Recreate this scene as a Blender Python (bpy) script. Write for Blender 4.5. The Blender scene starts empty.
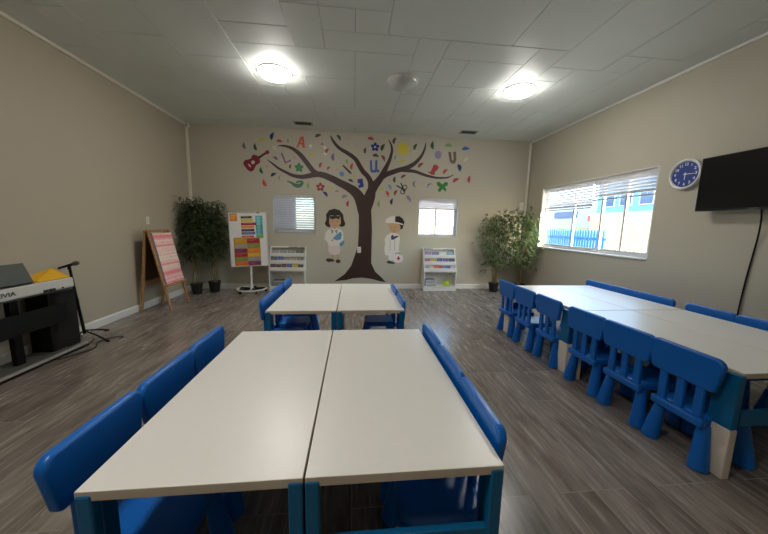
SKY_S, SUN_S, EXPO = 1.7, 14, .58
import bpy, math, random
from mathutils import Vector, Matrix, noise
random.seed(7)
SC = bpy.context.scene
COL = SC.collection
PI = math.pi
# ---- room (metres). camera stands at x=0, y=0; back wall far along +y
XL, XR, YB, YF, H = -3.139, 3.720, 6.209, -1.70, 3.132
CAMZ = 1.318

# ------------------------------------------------------------------ materials
def lin(c):
    return tuple(((v/255.0)/12.92 if v/255.0 <= .04045 else ((v/255.0+.055)/1.055)**2.4) for v in c)
def node(nt, t, **k):
    n = nt.nodes.new(t)
    for a, b in k.items():
        setattr(n, a, b)
    return n
def M(name, rgb, rough=.5, metal=0, var=.06, scale=30., bump=0., spec=.5, coat=0., emis=None, es=0.):
    m = bpy.data.materials.new(name); m.use_nodes = True
    nt = m.node_tree; b = nt.nodes['Principled BSDF']
    c = lin(rgb)
    tc = node(nt, 'ShaderNodeTexCoord'); nz = node(nt, 'ShaderNodeTexNoise')
    nz.inputs['Scale'].default_value = scale; nz.inputs['Detail'].default_value = 4
    nt.links.new(tc.outputs['Object'], nz.inputs['Vector'])
    mx = node(nt, 'ShaderNodeMix', data_type='RGBA')
    mx.inputs[6].default_value = (*[v*(1-var) for v in c], 1); mx.inputs[7].default_value = (*[min(1, v*(1+var)) for v in c], 1)
    nt.links.new(nz.outputs['Fac'], mx.inputs[0]); nt.links.new(mx.outputs[2], b.inputs['Base Color'])
    b.inputs['Roughness'].default_value = rough; b.inputs['Metallic'].default_value = metal
    b.inputs['Specular IOR Level'].default_value = spec; b.inputs['Coat Weight'].default_value = coat
    if bump:
        bp = node(nt, 'ShaderNodeBump'); bp.inputs['Strength'].default_value = bump; bp.inputs['Distance'].default_value = .002
        nt.links.new(nz.outputs['Fac'], bp.inputs['Height']); nt.links.new(bp.outputs['Normal'], b.inputs['Normal'])
    if emis:
        b.inputs['Emission Color'].default_value = (*lin(emis), 1); b.inputs['Emission Strength'].default_value = es
    return m

def floor_material():
    m = bpy.data.materials.new('grey_oak_planks'); m.use_nodes = True
    nt = m.node_tree; b = nt.nodes['Principled BSDF']; L = nt.links.new
    g = node(nt, 'ShaderNodeNewGeometry')
    mp = node(nt, 'ShaderNodeMapping'); mp.inputs['Rotation'].default_value = (0, 0, -PI/2); L(g.outputs['Position'], mp.inputs['Vector'])
    br = node(nt, 'ShaderNodeTexBrick'); br.offset = .37; br.offset_frequency = 3
    br.inputs['Scale'].default_value = 1; br.inputs['Brick Width'].default_value = 1.24; br.inputs['Row Height'].default_value = .176
    br.inputs['Mortar Size'].default_value = .0022; br.inputs['Mortar Smooth'].default_value = .2; br.inputs['Bias'].default_value = 0
    br.inputs['Color1'].default_value = (.0, .0, .0, 1); br.inputs['Color2'].default_value = (1, 1, 1, 1); br.inputs['Mortar'].default_value = (.5, .5, .5, 1)
    L(mp.outputs[0], br.inputs['Vector'])
    # grain, shifted per plank
    add = node(nt, 'ShaderNodeVectorMath', operation='MULTIPLY_ADD')
    L(br.outputs['Color'], add.inputs[0]); add.inputs[1].default_value = (13, 7, 5); L(mp.outputs[0], add.inputs[2])
    st = node(nt, 'ShaderNodeMapping'); st.inputs['Scale'].default_value = (1.5, 17, 1); L(add.outputs[0], st.inputs['Vector'])
    gr = node(nt, 'ShaderNodeTexNoise'); gr.inputs['Scale'].default_value = 2.6; gr.inputs['Detail'].default_value = 10; gr.inputs['Roughness'].default_value = .65; gr.inputs['Distortion'].default_value = .3
    L(st.outputs[0], gr.inputs['Vector'])
    st2 = node(nt, 'ShaderNodeMapping'); st2.inputs['Scale'].default_value = (1.6, 6, 1); L(add.outputs[0], st2.inputs['Vector'])
    kn = node(nt, 'ShaderNodeTexNoise'); kn.inputs['Scale'].default_value = 1.4; kn.inputs['Detail'].default_value = 5; L(st2.outputs[0], kn.inputs['Vector'])
    r1 = node(nt, 'ShaderNodeValToRGB'); e = r1.color_ramp.elements
    e[0].position = .3; e[0].color = (*lin((114, 105, 97)), 1); e[1].position = .72; e[1].color = (*lin((160, 151, 142)), 1)
    L(gr.outputs['Fac'], r1.inputs[0])
    r2 = node(nt, 'ShaderNodeValToRGB'); e = r2.color_ramp.elements
    e[0].position = .34; e[0].color = (.56, .52, .48, 1); e[1].position = .48; e[1].color = (1, 1, 1, 1)
    L(kn.outputs['Fac'], r2.inputs[0])
    mu = node(nt, 'ShaderNodeMix', data_type='RGBA', blend_type='MULTIPLY'); mu.inputs[0].default_value = .8
    L(r1.outputs[0], mu.inputs[6]); L(r2.outputs[0], mu.inputs[7])
    r3 = node(nt, 'ShaderNodeValToRGB'); e = r3.color_ramp.elements
    e[0].color = (.76, .74, .72, 1); e[1].color = (1.14, 1.13, 1.12, 1)
    L(br.outputs['Color'], r3.inputs[0])
    mu2 = node(nt, 'ShaderNodeMix', data_type='RGBA', blend_type='MULTIPLY'); mu2.inputs[0].default_value = 1
    L(mu.outputs[2], mu2.inputs[6]); L(r3.outputs[0], mu2.inputs[7])
    mo = node(nt, 'ShaderNodeMix', data_type='RGBA'); L(br.outputs['Fac'], mo.inputs[0]); L(mu2.outputs[2], mo.inputs[6]); mo.inputs[7].default_value = (*lin((170, 162, 150)), 1)
    # the light joint line shows only here and there
    jn = node(nt, 'ShaderNodeTexNoise'); jn.inputs['Scale'].default_value = 1.1; jn.inputs['Detail'].default_value = 2; L(g.outputs['Position'], jn.inputs['Vector'])
    jr = node(nt, 'ShaderNodeMapRange'); jr.inputs['From Min'].default_value = .42; jr.inputs['From Max'].default_value = .62; jr.inputs['To Min'].default_value = .5; L(jn.outputs['Fac'], jr.inputs['Value'])
    jm = node(nt, 'ShaderNodeMath', operation='MULTIPLY'); L(br.outputs['Fac'], jm.inputs[0]); L(jr.outputs[0], jm.inputs[1]); L(jm.outputs[0], mo.inputs[0])
    L(mo.outputs[2], b.inputs['Base Color'])
    rr = node(nt, 'ShaderNodeMapRange'); rr.inputs['To Min'].default_value = .19; rr.inputs['To Max'].default_value = .33
    L(gr.outputs['Fac'], rr.inputs['Value']); L(rr.outputs[0], b.inputs['Roughness'])
    bp = node(nt, 'ShaderNodeBump'); bp.inputs['Strength'].default_value = .22; bp.inputs['Distance'].default_value = .002
    sb = node(nt, 'ShaderNodeMath', operation='MULTIPLY_ADD'); L(br.outputs['Fac'], sb.inputs[0]); sb.inputs[1].default_value = -1.2; L(gr.outputs['Fac'], sb.inputs[2])
    L(sb.outputs[0], bp.inputs['Height']); L(bp.outputs['Normal'], b.inputs['Normal'])
    return m

def paint_material(name, rgb, rough=.7, var=.05):
    return M(name, rgb, rough, var=var, scale=1.2, bump=.0)

def wood_material(name, a, c, scale=(3, 30, 30)):
    m = bpy.data.materials.new(name); m.use_nodes = True
    nt = m.node_tree; b = nt.nodes['Principled BSDF']; L = nt.links.new
    tc = node(nt, 'ShaderNodeTexCoord'); mp = node(nt, 'ShaderNodeMapping'); mp.inputs['Scale'].default_value = scale
    n = node(nt, 'ShaderNodeTexNoise'); n.inputs['Scale'].default_value = 2; n.inputs['Detail'].default_value = 6
    r = node(nt, 'ShaderNodeValToRGB'); e = r.color_ramp.elements
    e[0].position = .3; e[0].color = (*lin(a), 1); e[1].position = .7; e[1].color = (*lin(c), 1)
    L(tc.outputs['Object'], mp.inputs[0]); L(mp.outputs[0], n.inputs[0]); L(n.outputs['Fac'], r.inputs[0]); L(r.outputs[0], b.inputs['Base Color'])
    b.inputs['Roughness'].default_value = .5
    return m

def chart_material():
    """pink printed sheet: cream and pink bands with rows of small dark red marks"""
    m = bpy.data.materials.new('pink_printed_chart'); m.use_nodes = True
    nt = m.node_tree; b = nt.nodes['Principled BSDF']; L = nt.links.new
    tc = node(nt, 'ShaderNodeTexCoord'); sp = node(nt, 'ShaderNodeSeparateXYZ'); L(tc.outputs['Object'], sp.inputs[0])
    n = node(nt, 'ShaderNodeTexNoise'); n.inputs['Scale'].default_value = 1; n.inputs['Detail'].default_value = 1
    mp = node(nt, 'ShaderNodeMapping'); mp.inputs['Scale'].default_value = (.01, .01, 9); L(tc.outputs['Object'], mp.inputs[0]); L(mp.outputs[0], n.inputs[0])
    r = node(nt, 'ShaderNodeValToRGB'); r.color_ramp.interpolation = 'EASE'; e = r.color_ramp.elements
    e[0].position = .42; e[0].color = (*lin((244, 146, 156)), 1); e[1].position = .54; e[1].color = (*lin((250, 222, 208)), 1)
    L(n.outputs['Fac'], r.inputs[0])
    br = node(nt, 'ShaderNodeTexBrick'); br.inputs['Scale'].default_value = 1; br.inputs['Brick Width'].default_value = .034; br.inputs['Row Height'].default_value = .046
    br.inputs['Mortar Size'].default_value = .0125; br.inputs['Color1'].default_value = (1, 1, 1, 1); br.inputs['Color2'].default_value = (0.3, 0.3, 0.3, 1); br.inputs['Mortar'].default_value = (0, 0, 0, 1)
    cx = node(nt, 'ShaderNodeCombineXYZ'); L(sp.outputs[1], cx.inputs[0]); L(sp.outputs[2], cx.inputs[1]); L(cx.outputs[0], br.inputs['Vector'])
    n2 = node(nt, 'ShaderNodeTexNoise'); n2.inputs['Scale'].default_value = 40; L(tc.outputs['Object'], n2.inputs[0])
    mt = node(nt, 'ShaderNodeMath', operation='MULTIPLY'); mt.use_clamp = True; L(br.outputs['Color'], mt.inputs[0]); m3 = node(nt, 'ShaderNodeMapRange'); m3.inputs['From Min'].default_value = .35; m3.inputs['From Max'].default_value = .6; L(n2.outputs['Fac'], m3.inputs['Value']); L(m3.outputs[0], mt.inputs[1])
    mx = node(nt, 'ShaderNodeMix', data_type='RGBA'); L(mt.outputs[0], mx.inputs[0]); L(r.outputs[0], mx.inputs[6]); mx.inputs[7].default_value = (*lin((150, 40, 60)), 1)
    L(mx.outputs[2], b.inputs['Base Color']); b.inputs['Roughness'].default_value = .6
    return m

def glass_material():
    m = bpy.data.materials.new('window_glass'); m.use_nodes = True
    nt = m.node_tree; nt.nodes.remove(nt.nodes['Principled BSDF']); L = nt.links.new
    o = nt.nodes['Material Output']; t = node(nt, 'ShaderNodeBsdfTransparent'); t.inputs[0].default_value = (.93, .97, .97, 1)
    g = node(nt, 'ShaderNodeBsdfGlossy'); g.inputs['Roughness'].default_value = .02
    lw = node(nt, 'ShaderNodeLayerWeight'); lw.inputs[0].default_value = .5
    pw = node(nt, 'ShaderNodeMath', operation='POWER'); L(lw.outputs['Facing'], pw.inputs[0]); pw.inputs[1].default_value = 5
    f = node(nt, 'ShaderNodeMath', operation='MULTIPLY_ADD'); L(pw.outputs[0], f.inputs[0]); f.inputs[1].default_value = .85; f.inputs[2].default_value = .03
    mx = node(nt, 'ShaderNodeMixShader'); L(f.outputs[0], mx.inputs[0]); L(t.outputs[0], mx.inputs[1]); L(g.outputs[0], mx.inputs[2]); L(mx.outputs[0], o.inputs[0])
    return m

TRANS = .06
def slat_material(name='blind_slat_vinyl', rgb=(216, 211, 210)):
    m = M(name, rgb, .45); nt = m.node_tree; L = nt.links.new
    b = nt.nodes['Principled BSDF']; o = nt.nodes['Material Output']
    t = node(nt, 'ShaderNodeBsdfTranslucent'); t.inputs[0].default_value = (.86, .86, .88, 1)
    mx = node(nt, 'ShaderNodeMixShader'); mx.inputs[0].default_value = TRANS
    L(b.outputs[0], mx.inputs[1]); L(t.outputs[0], mx.inputs[2]); L(mx.outputs[0], o.inputs[0])
    return m

def leaf_material(name, a, c):
    m = bpy.data.materials.new(name); m.use_nodes = True
    nt = m.node_tree; b = nt.nodes['Principled BSDF']; L = nt.links.new
    oi = node(nt, 'ShaderNodeNewGeometry'); r = node(nt, 'ShaderNodeValToRGB'); e = r.color_ramp.elements
    e[0].color = (*lin(a), 1); e[1].color = (*lin(c), 1)
    L(oi.outputs['Random Per Island'], r.inputs[0]); L(r.outputs[0], b.inputs['Base Color']); b.inputs['Roughness'].default_value = .5
    t = node(nt, 'ShaderNodeBsdfTranslucent'); L(r.outputs[0], t.inputs[0]); o = nt.nodes['Material Output']
    mx = node(nt, 'ShaderNodeMixShader'); mx.inputs[0].default_value = .3
    L(b.outputs[0], mx.inputs[1]); L(t.outputs[0], mx.inputs[2]); L(mx.outputs[0], o.inputs[0])
    return m

WALL = paint_material('beige_wall_paint', (187, 181, 164), .62, .03)
WALL_BROWNER = paint_material('browner_left_wall', (184, 173, 153), .62, .03)  # left wall, slightly browner than the other walls
CEIL = M('off_white_ceiling_tile', (224, 230, 225), .5, var=.04, scale=2.)
CEILGAP = M('ceiling_tile_joint', (150, 152, 147), .8)
FLOOR = floor_material()
WHITE = M('white_trim_paint', (228, 226, 220), .4)
TABLE = M('white_laminate', (237, 234, 227), .33, var=.02, scale=60)
EDGE = M('cream_table_edge', (206, 194, 176), .5, var=.03)
BLUE = M('blue_plastic', (3, 103, 194), .34, var=.03, scale=8)
BLUED = M('blue_plastic_deep', (10, 66, 132), .38, var=.03, scale=8)
TEAL = M('teal_blue_plastic', (5, 102, 152), .38, var=.03, scale=8)
CREAM = M('white_leg_block_plastic', (226, 216, 200), .5, var=.03)
BLACK = M('matte_black_metal', (10, 10, 11), .5, spec=.25)
BLACKF = M('black_grille_cloth', (14, 14, 15), .85, var=.3, scale=400, bump=.5)
DARKG = M('dark_grey_plastic', (58, 62, 60), .4)
SILVER = M('silver_plastic', (205, 203, 196), .35)
RAIL = M('grey_metal_rail', (170, 170, 164), .35, metal=.2)
GLASS = glass_material()
SLAT = slat_material()
DARKSLAT = M('blind_bottom_rail_grey', (150, 146, 142), .5)
FRAMEG = M('window_frame_vinyl', (196, 194, 192), .4)
SHADOWR = M('dark_headrail_metal', (96, 90, 84), .5)
PINE = wood_material('pine_wood', (150, 108, 66), (196, 152, 100))
BROWNB = M('brown_hardboard', (86, 62, 42), .6)
CHART = chart_material()
SCREEN = M('tv_screen_black', (10, 12, 13), .18, var=.1)
BEZEL = M('tv_bezel_black', (16, 17, 18), .3)
DECALBARK = M('dark_brown_decal_vinyl', (58, 36, 32), .5, var=.05)
POT = M('black_pot_plastic', (22, 22, 22), .5)
SOIL = M('dark_moss_soil', (40, 34, 24), .9, var=.4, bump=.8, scale=80)
LEAFD = leaf_material('bamboo_leaf_green', (52, 70, 44), (108, 122, 82))
LEAFB = leaf_material('ficus_leaf_green', (52, 74, 44), (122, 140, 84))
CANE = M('bamboo_cane', (120, 104, 66), .6, var=.25)
OUTW = M('white_render', (168, 168, 166), .8)  # one even off-white for outside walls and window surrounds
PAL = dict(mauve=(112, 92, 108), dark_green=(44, 78, 50), yellow=(196, 184, 84), navy=(28, 42, 100), red=(176, 52, 60), grey_green=(134, 148, 128),
           cream=(208, 200, 182), brown=(88, 66, 54), lavender=(140, 130, 164), orange_red=(196, 70, 46), pink=(196, 148, 140), light_green=(124, 164, 104),
           purple=(122, 94, 150), peach=(196, 168, 146), dusky_red=(140, 66, 58), light_blue=(112, 142, 190), blue=(70, 96, 170), slate=(84, 96, 130))
PM = {k: M(k+'_decal_vinyl', v, .5, var=.04) for k, v in PAL.items()}
def pm(name, rgb, rough=.5): return M(name, rgb, rough, var=.04)

# ------------------------------------------------------------------ mesh builder
class B:
    def __init__(s): s.v = []; s.f = []; s.mi = []; s.mats = []
    def mat(s, m):
        if m not in s.mats: s.mats.append(m)
        return s.mats.index(m)
    def add(s, vs, fs, m=0):
        o = len(s.v); s.v += [tuple(v) for v in vs]
        for f in fs: s.f.append(tuple(i+o for i in f)); s.mi.append(m)
        return s
    def box(s, x0, x1, y0, y1, z0, z1, m=0, mx=None):
        vs = [(x, y, z) for z in (z0, z1) for y in (y0, y1) for x in (x0, x1)]
        if mx is not None: vs = [mx @ Vector(v) for v in vs]
        return s.add(vs, [(0, 2, 3, 1), (4, 5, 7, 6), (0, 1, 5, 4), (2, 6, 7, 3), (0, 4, 6, 2), (1, 3, 7, 5)], m)
    def prism(s, pts, frame, d0, d1, m=0):
        """pts in 2d, frame(u,v,d)->xyz"""
        a = sum(pts[i][0]*pts[(i+1) % len(pts)][1]-pts[(i+1) % len(pts)][0]*pts[i][1] for i in range(len(pts)))
        if a < 0: pts = pts[::-1]
        n = len(pts)
        vs = [frame(u, v, d0) for u, v in pts]+[frame(u, v, d1) for u, v in pts]
        fs = [tuple(range(n))[::-1], tuple(range(n, 2*n))]+[(i, (i+1) % n, n+(i+1) % n, n+i) for i in range(n)]
        return s.add(vs, fs, m)
    def cone(s, p0, p1, r0, r1, n=20, m=0, cap=True):
        p0 = Vector(p0); p1 = Vector(p1); d = (p1-p0).normalized()
        a = d.orthogonal().normalized(); b = d.cross(a)
        vs = [p+(a*math.cos(2*PI*i/n)+b*math.sin(2*PI*i/n))*r for p, r in ((p0, r0), (p1, r1)) for i in range(n)]
        fs = [(i, (i+1) % n, n+(i+1) % n, n+i) for i in range(n)]
        if cap: fs += [tuple(range(n))[::-1], tuple(range(n, 2*n))]
        return s.add(vs, fs, m)
    def tube(s, pts, r, n=8, m=0):
        pts = [Vector(p) for p in pts]; rr = r if isinstance(r, (list, tuple)) else [r]*len(pts)
        vs = []; a = None
        for i, p in enumerate(pts):
            d = (pts[min(i+1, len(pts)-1)]-pts[max(i-1, 0)]).normalized()
            a = d.orthogonal().normalized() if a is None else (a-d*a.dot(d)).normalized()
            b = d.cross(a)
            vs += [p+(a*math.cos(2*PI*k/n)+b*math.sin(2*PI*k/n))*rr[i] for k in range(n)]
        fs = [(i*n+k, i*n+(k+1) % n, (i+1)*n+(k+1) % n, (i+1)*n+k) for i in range(len(pts)-1) for k in range(n)]
        fs += [tuple(range(n))[::-1], tuple(range((len(pts)-1)*n, len(pts)*n))]
        return s.add(vs, fs, m)
    def lathe(s, prof, c=(0, 0, 0), n=32, m=0, axis='z', caps=True):
        vs = []; c = Vector(c)
        for r, h in prof:
            for k in range(n):
                x, y = r*math.cos(2*PI*k/n), r*math.sin(2*PI*k/n)
                vs.append(c+Vector((x, y, h) if axis == 'z' else ((h, x, y) if axis == 'x' else (y, h, x))))
        q = len(prof)
        fs = [(i*n+k, i*n+(k+1) % n, (i+1)*n+(k+1) % n, (i+1)*n+k) for i in range(q-1) for k in range(n)]
        if caps and prof[0][0] > 1e-6: fs.append(tuple(range(n))[::-1])
        if caps and prof[-1][0] > 1e-6: fs.append(tuple(range((q-1)*n, q*n)))
        return s.add(vs, fs, m)
    def build(s, name, mat, parent=None, loc=None, bevel=0, seg=2, smooth=False, rot=None, auto=None):
        me = bpy.data.meshes.new(name); me.from_pydata(s.v, [], s.f)
        mats = mat if isinstance(mat, (list, tuple)) else [mat]
        for m in mats: me.materials.append(m)
        if len(mats) > 1:
            me.polygons.foreach_set('material_index', s.mi)
        me.validate(); me.update()
        if smooth:
            me.polygons.foreach_set('use_smooth', [True]*len(me.polygons))
            me.set_sharp_from_angle(angle=math.radians(auto or 40))
        o = bpy.data.objects.new(name, me); COL.objects.link(o)
        if parent: o.parent = parent
        if loc: o.location = loc
        if rot: o.rotation_euler = rot
        if bevel:
            b = o.modifiers.new('bevel', 'BEVEL'); b.width = bevel; b.segments = seg; b.limit_method = 'ANGLE'; b.angle_limit = math.radians(35)
            b.harden_normals = False
        return o

def tag(o, label=None, cat=None, group=None, kind=None):
    if label: o['label'] = label
    if cat: o['category'] = cat
    if group: o['group'] = group
    if kind: o['kind'] = kind
    return o
def thing(name, loc, label, cat, rz=0, group=None, kind=None):
    o = bpy.data.objects.new(name, None); COL.objects.link(o); o.location = loc; o.rotation_euler = (0, 0, rz)
    o.empty_display_size = .1
    return tag(o, label, cat, group, kind)
def dup(root, loc, rz, label, group=None):
    r = root.copy(); COL.objects.link(r); r.location = loc; r.rotation_euler = (0, 0, rz)
    r['label'] = label
    if group: r['group'] = group
    for ch in list(root.children):
        c = ch.copy(); COL.objects.link(c); c.parent = r
        for g in list(ch.children):
            d = g.copy(); COL.objects.link(d); d.parent = c
    return r
def text_prism(body, size, frame, depth, bold=0):
    """lettering as solid geometry, centred"""
    cu = bpy.data.curves.new('lettering', 'FONT'); cu.body = body; cu.size = size; cu.align_x = 'CENTER'; cu.align_y = 'CENTER'
    cu.extrude = depth/2; cu.offset = bold; cu.resolution_u = 3
    o = bpy.data.objects.new('lettering', cu); COL.objects.link(o)
    dg = bpy.context.evaluated_depsgraph_get(); dg.update()
    me = o.evaluated_get(dg).to_mesh()
    vs = [frame(v.co.x, v.co.y, v.co.z+depth/2) for v in me.vertices]; fs = [tuple(p.vertices) for p in me.polygons]
    o.evaluated_get(dg).to_mesh_clear(); bpy.data.objects.remove(o); bpy.data.curves.remove(cu)
    return vs, fs
def rrect(w, h, r, n=6, cx=0, cy=0, r2=None):
    """rounded rectangle outline, r top corners, r2 bottom corners"""
    r2 = r if r2 is None else r2
    pts = []
    for sx, sy, a0, q in ((1, 1, 0, r), (-1, 1, PI/2, r), (-1, -1, PI, r2), (1, -1, 1.5*PI, r2)):
        for k in range(n+1):
            a = a0+PI/2*k/n
            pts.append((cx+sx*(w/2-q)+q*math.cos(a), cy+sy*(h/2-q)+q*math.sin(a)))
    return pts

# ------------------------------------------------------------------ the room
bm = B(); bm.box(XL-.2, XR+.2, YF-.2, YB+.2, -.12, 0); tag(bm.build('floor', FLOOR), kind='structure')

def wall_with_holes(name, axis, at, out, u0, u1, holes):
    """axis 'x': plane at x=at, u runs along y; thickness grows to 'out'"""
    b = B(); us = sorted({u0, u1} | {q for h in holes for q in h[:2]}); zs = sorted({0, H} | {q for h in holes for q in h[2:]})
    for i in range(len(us)-1):
        for j in range(len(zs)-1):
            uc, zc = (us[i]+us[i+1])/2, (zs[j]+zs[j+1])/2
            if any(h[0] < uc < h[1] and h[2] < zc < h[3] for h in holes): continue
            a, c = sorted((at, out))
            if axis == 'x': b.box(a, c, us[i], us[i+1], zs[j], zs[j+1])
            else: b.box(us[i], us[i+1], a, c, zs[j], zs[j+1])
    return tag(b.build(name, WALL_BROWNER if name == 'wall_left' else WALL), kind='structure')
W1 = (3.43, 5.725, .955, 2.125)                      # big window in the right wall (y0,y1,z0,z1)
W2 = (-1.605, -.757, 1.118, 1.912)                   # back wall, beside the flip chart (x0,x1,z0,z1)
W3 = (1.320, 2.196, 1.085, 1.925)                    # back wall, window side
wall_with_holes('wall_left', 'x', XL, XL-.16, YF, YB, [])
wall_with_holes('wall_right', 'x', XR, XR+.16, YF, YB, [W1])
wall_with_holes('wall_back', 'y', YB, YB+.16, XL-.16, XR+.16, [W2, W3])
wall_with_holes('wall_front', 'y', YF, YF-.16, XL-.16, XR+.16, [])

# ceiling: random ashlar layout of square-edged tiles on a .3125 m module
def ceiling():
    b = B(); U = .3125; nx0, nx1, ny0, ny1 = -11, 12, -6, 20
    taken = set(); rnd = random.Random(11)
    b.box(XL-.16, XR+.16, YF-.16, YB+.16, H+.014, H+.1, 1)
    order = [(i, j) for j in range(ny0, ny1) for i in range(nx0, nx1)]
    for i, j in order:
        if (i, j) in taken: continue
        sizes = [(2, 2), (2, 1), (1, 2), (3, 2), (2, 3), (4, 2), (1, 1), (2, 4), (3, 1)]
        rnd.shuffle(sizes)
        for sx, sy in sizes+[(1, 1)]:
            cells = [(i+a, j+c) for a in range(sx) for c in range(sy)]
            if all(c not in taken and c[0] < nx1 and c[1] < ny1 for c in cells): break
        taken.update(cells)
        x0, x1, y0, y1 = i*U, (i+sx)*U, j*U, (j+sy)*U
        x0, x1, y0, y1 = max(x0, XL-.1), min(x1, XR+.1), max(y0, YF-.1), min(y1, YB+.1)
        if x1-x0 < .02 or y1-y0 < .02: continue
        g = .0022; z = H+rnd.choice((0, .0, .0005, .001, .0015))
        c = .003
        vs = [(x0+g, y0+g, z+.0018), (x1-g, y0+g, z+.0018), (x1-g, y1-g, z+.0018), (x0+g, y1-g, z+.0018),
              (x0+g+c, y0+g+c, z), (x1-g-c, y0+g+c, z), (x1-g-c, y1-g-c, z), (x0+g+c, y1-g-c, z),
              (x0+g, y0+g, z+.02), (x1-g, y0+g, z+.02), (x1-g, y1-g, z+.02), (x0+g, y1-g, z+.02)]
        b.add(vs, [(7, 6, 5, 4), (4, 5, 1, 0), (5, 6, 2, 1), (6, 7, 3, 2), (7, 4, 0, 3), (0, 1, 9, 8), (1, 2, 10, 9), (2, 3, 11, 10), (3, 0, 8, 11)], 0)
    tag(b.build('ceiling', [CEIL, CEILGAP]), kind='structure')
ceiling()

def prof_run(name, pts2, a0, a1, along, base, mat=WHITE):
    """extrude a 2d profile (d out of wall, z) along x or y"""
    b = B()
    if along == 'y+': b.prism(pts2, lambda u, v, d: (base+u, d, v), a0, a1)
    elif along == 'y-': b.prism(pts2, lambda u, v, d: (base-u, d, v), a0, a1)
    elif along == 'x-': b.prism(pts2, lambda u, v, d: (d, base-u, v), a0, a1)
    else: b.prism(pts2, lambda u, v, d: (d, base+u, v), a0, a1)
    me = b.build(name, mat); bmx = me.data
    return tag(me, kind='structure')
BP = [(0, 0), (.014, 0), (.014, .085), (.008, .098), (0, .1)]
prof_run('baseboard_left', BP, YF, YB, 'y+', XL)
prof_run('baseboard_right', BP, YF, YB, 'y-', XR)
prof_run('baseboard_back', BP, XL, XR, 'x-', YB)
prof_run('baseboard_front', BP, XL, XR, 'x+', YF)
prof_run('trim_1', [(0, H-.036), (.026, H-.036), (.028, H-.032), (.028, H-.004), (0, H-.004)], YF, YB-.05, 'y+', XL, M('trunking_cream', (232, 226, 210), .5))
prof_run('trim_2', [(0, H-.03), (.024, H-.028), (.026, H-.004), (0, H-.004)], YF, YB, 'y-', XR, M('trunking_cream_b', (236, 236, 230), .5))
prof_run('trim_3', [(0, H-.04), (.008, H-.04), (.01, H-.035), (.01, H), (0, H)], XL, XR, 'x-', YB, WALL)
b = B(); b.box(XL+.004, XL+.05, YB-.03, YB-.001, .1, H-.07); tag(b.build('trim_4', M('corner_strip_paint', (232, 226, 208), .5), bevel=.003), kind='structure')
b = B(); b.box(XR-.066, XR-.03, YB-.028, YB-.001, .1, H-.03); tag(b.build('trim_5', M('corner_strip_paint_b', (232, 228, 212), .5), bevel=.003), kind='structure')

# ------------------------------------------------------------------ windows
def frame_ring(b, u0, u1, v0, v1, t, F, d0, d1):
    b.prism([(u0, v0), (u1, v0), (u1, v0+t), (u0, v0+t)], F, d0, d1); b.prism([(u0, v1-t), (u1, v1-t), (u1, v1), (u0, v1)], F, d0, d1)
    b.prism([(u0, v0+t), (u0+t, v0+t), (u0+t, v1-t), (u0, v1-t)], F, d0, d1); b.prism([(u1-t, v0+t), (u1, v0+t), (u1, v1-t), (u1-t, v1-t)], F, d0, d1)
def window(name, Fw, u0, u1, v0, v1, splits, dep, lining=None):
    lining = lining or WHITE
    """Fw(u,v,d): d measured outwards from the inner wall face"""
    r = thing(name, Fw((u0+u1)/2, v0, 0), None, None, kind='structure'); base = Vector(r.location)
    F = lambda u, v, d: tuple(Vector(Fw(u, v, d))-base)
    # painted reveal lining
    b = B(); t = .012
    b.prism([(u0, v0), (u0+t, v0), (u0+t, v1), (u0, v1)], F, .0, .155); b.prism([(u1-t, v0), (u1, v0), (u1, v1), (u1-t, v1)], F, .0, .155)
    b.prism([(u0+t, v1-t), (u1-t, v1-t), (u1-t, v1), (u0+t, v1)], F, .0, .155)
    b.build('window_reveal', lining, r)
    b = B(); b.prism([(u0-.0, v0), (u1+.0, v0), (u1, v0+.022), (u0, v0+.022)], F, (-.02 if lining is WHITE else -.004), .155); b.build('window_sill', lining, r, bevel=.004)
    b = B(); frame_ring(b, u0+t, u1-t, v0+.022, v1-t, .035, F, dep, dep+.05); b.build('window_frame', FRAMEG, r, bevel=.003)
    es = [u0+t+.03]+list(splits)+[u1-t-.03]
    for i in range(len(es)-1):
        b = B(); k = (i % 2)*.018
        frame_ring(b, es[i]-.016, es[i+1]+.016, v0+.05, v1-.04, .034, F, dep+.006+k, dep+.024+k); s = b.build('window_sash', FRAMEG, r, bevel=.002)
        b = B(); b.prism([(es[i]+.01, v0+.08), (es[i+1]-.01, v0+.08), (es[i+1]-.01, v1-.07), (es[i]+.01, v1-.07)], F, dep+.013+k, dep+.017+k); b.build('window_pane', GLASS, s)
    return r
FR = lambda u, v, d: (XR+d, u, v)
FB = lambda u, v, d: (u, YB+d, v)
window('window_1', FR, *W1, (3.93, 4.33, 4.93), .085)
window('window_2', FB, *W2, (-1.19,), .095, WALL)
window('window_3', FB, *W3, (1.735,), .085, WALL)

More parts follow.
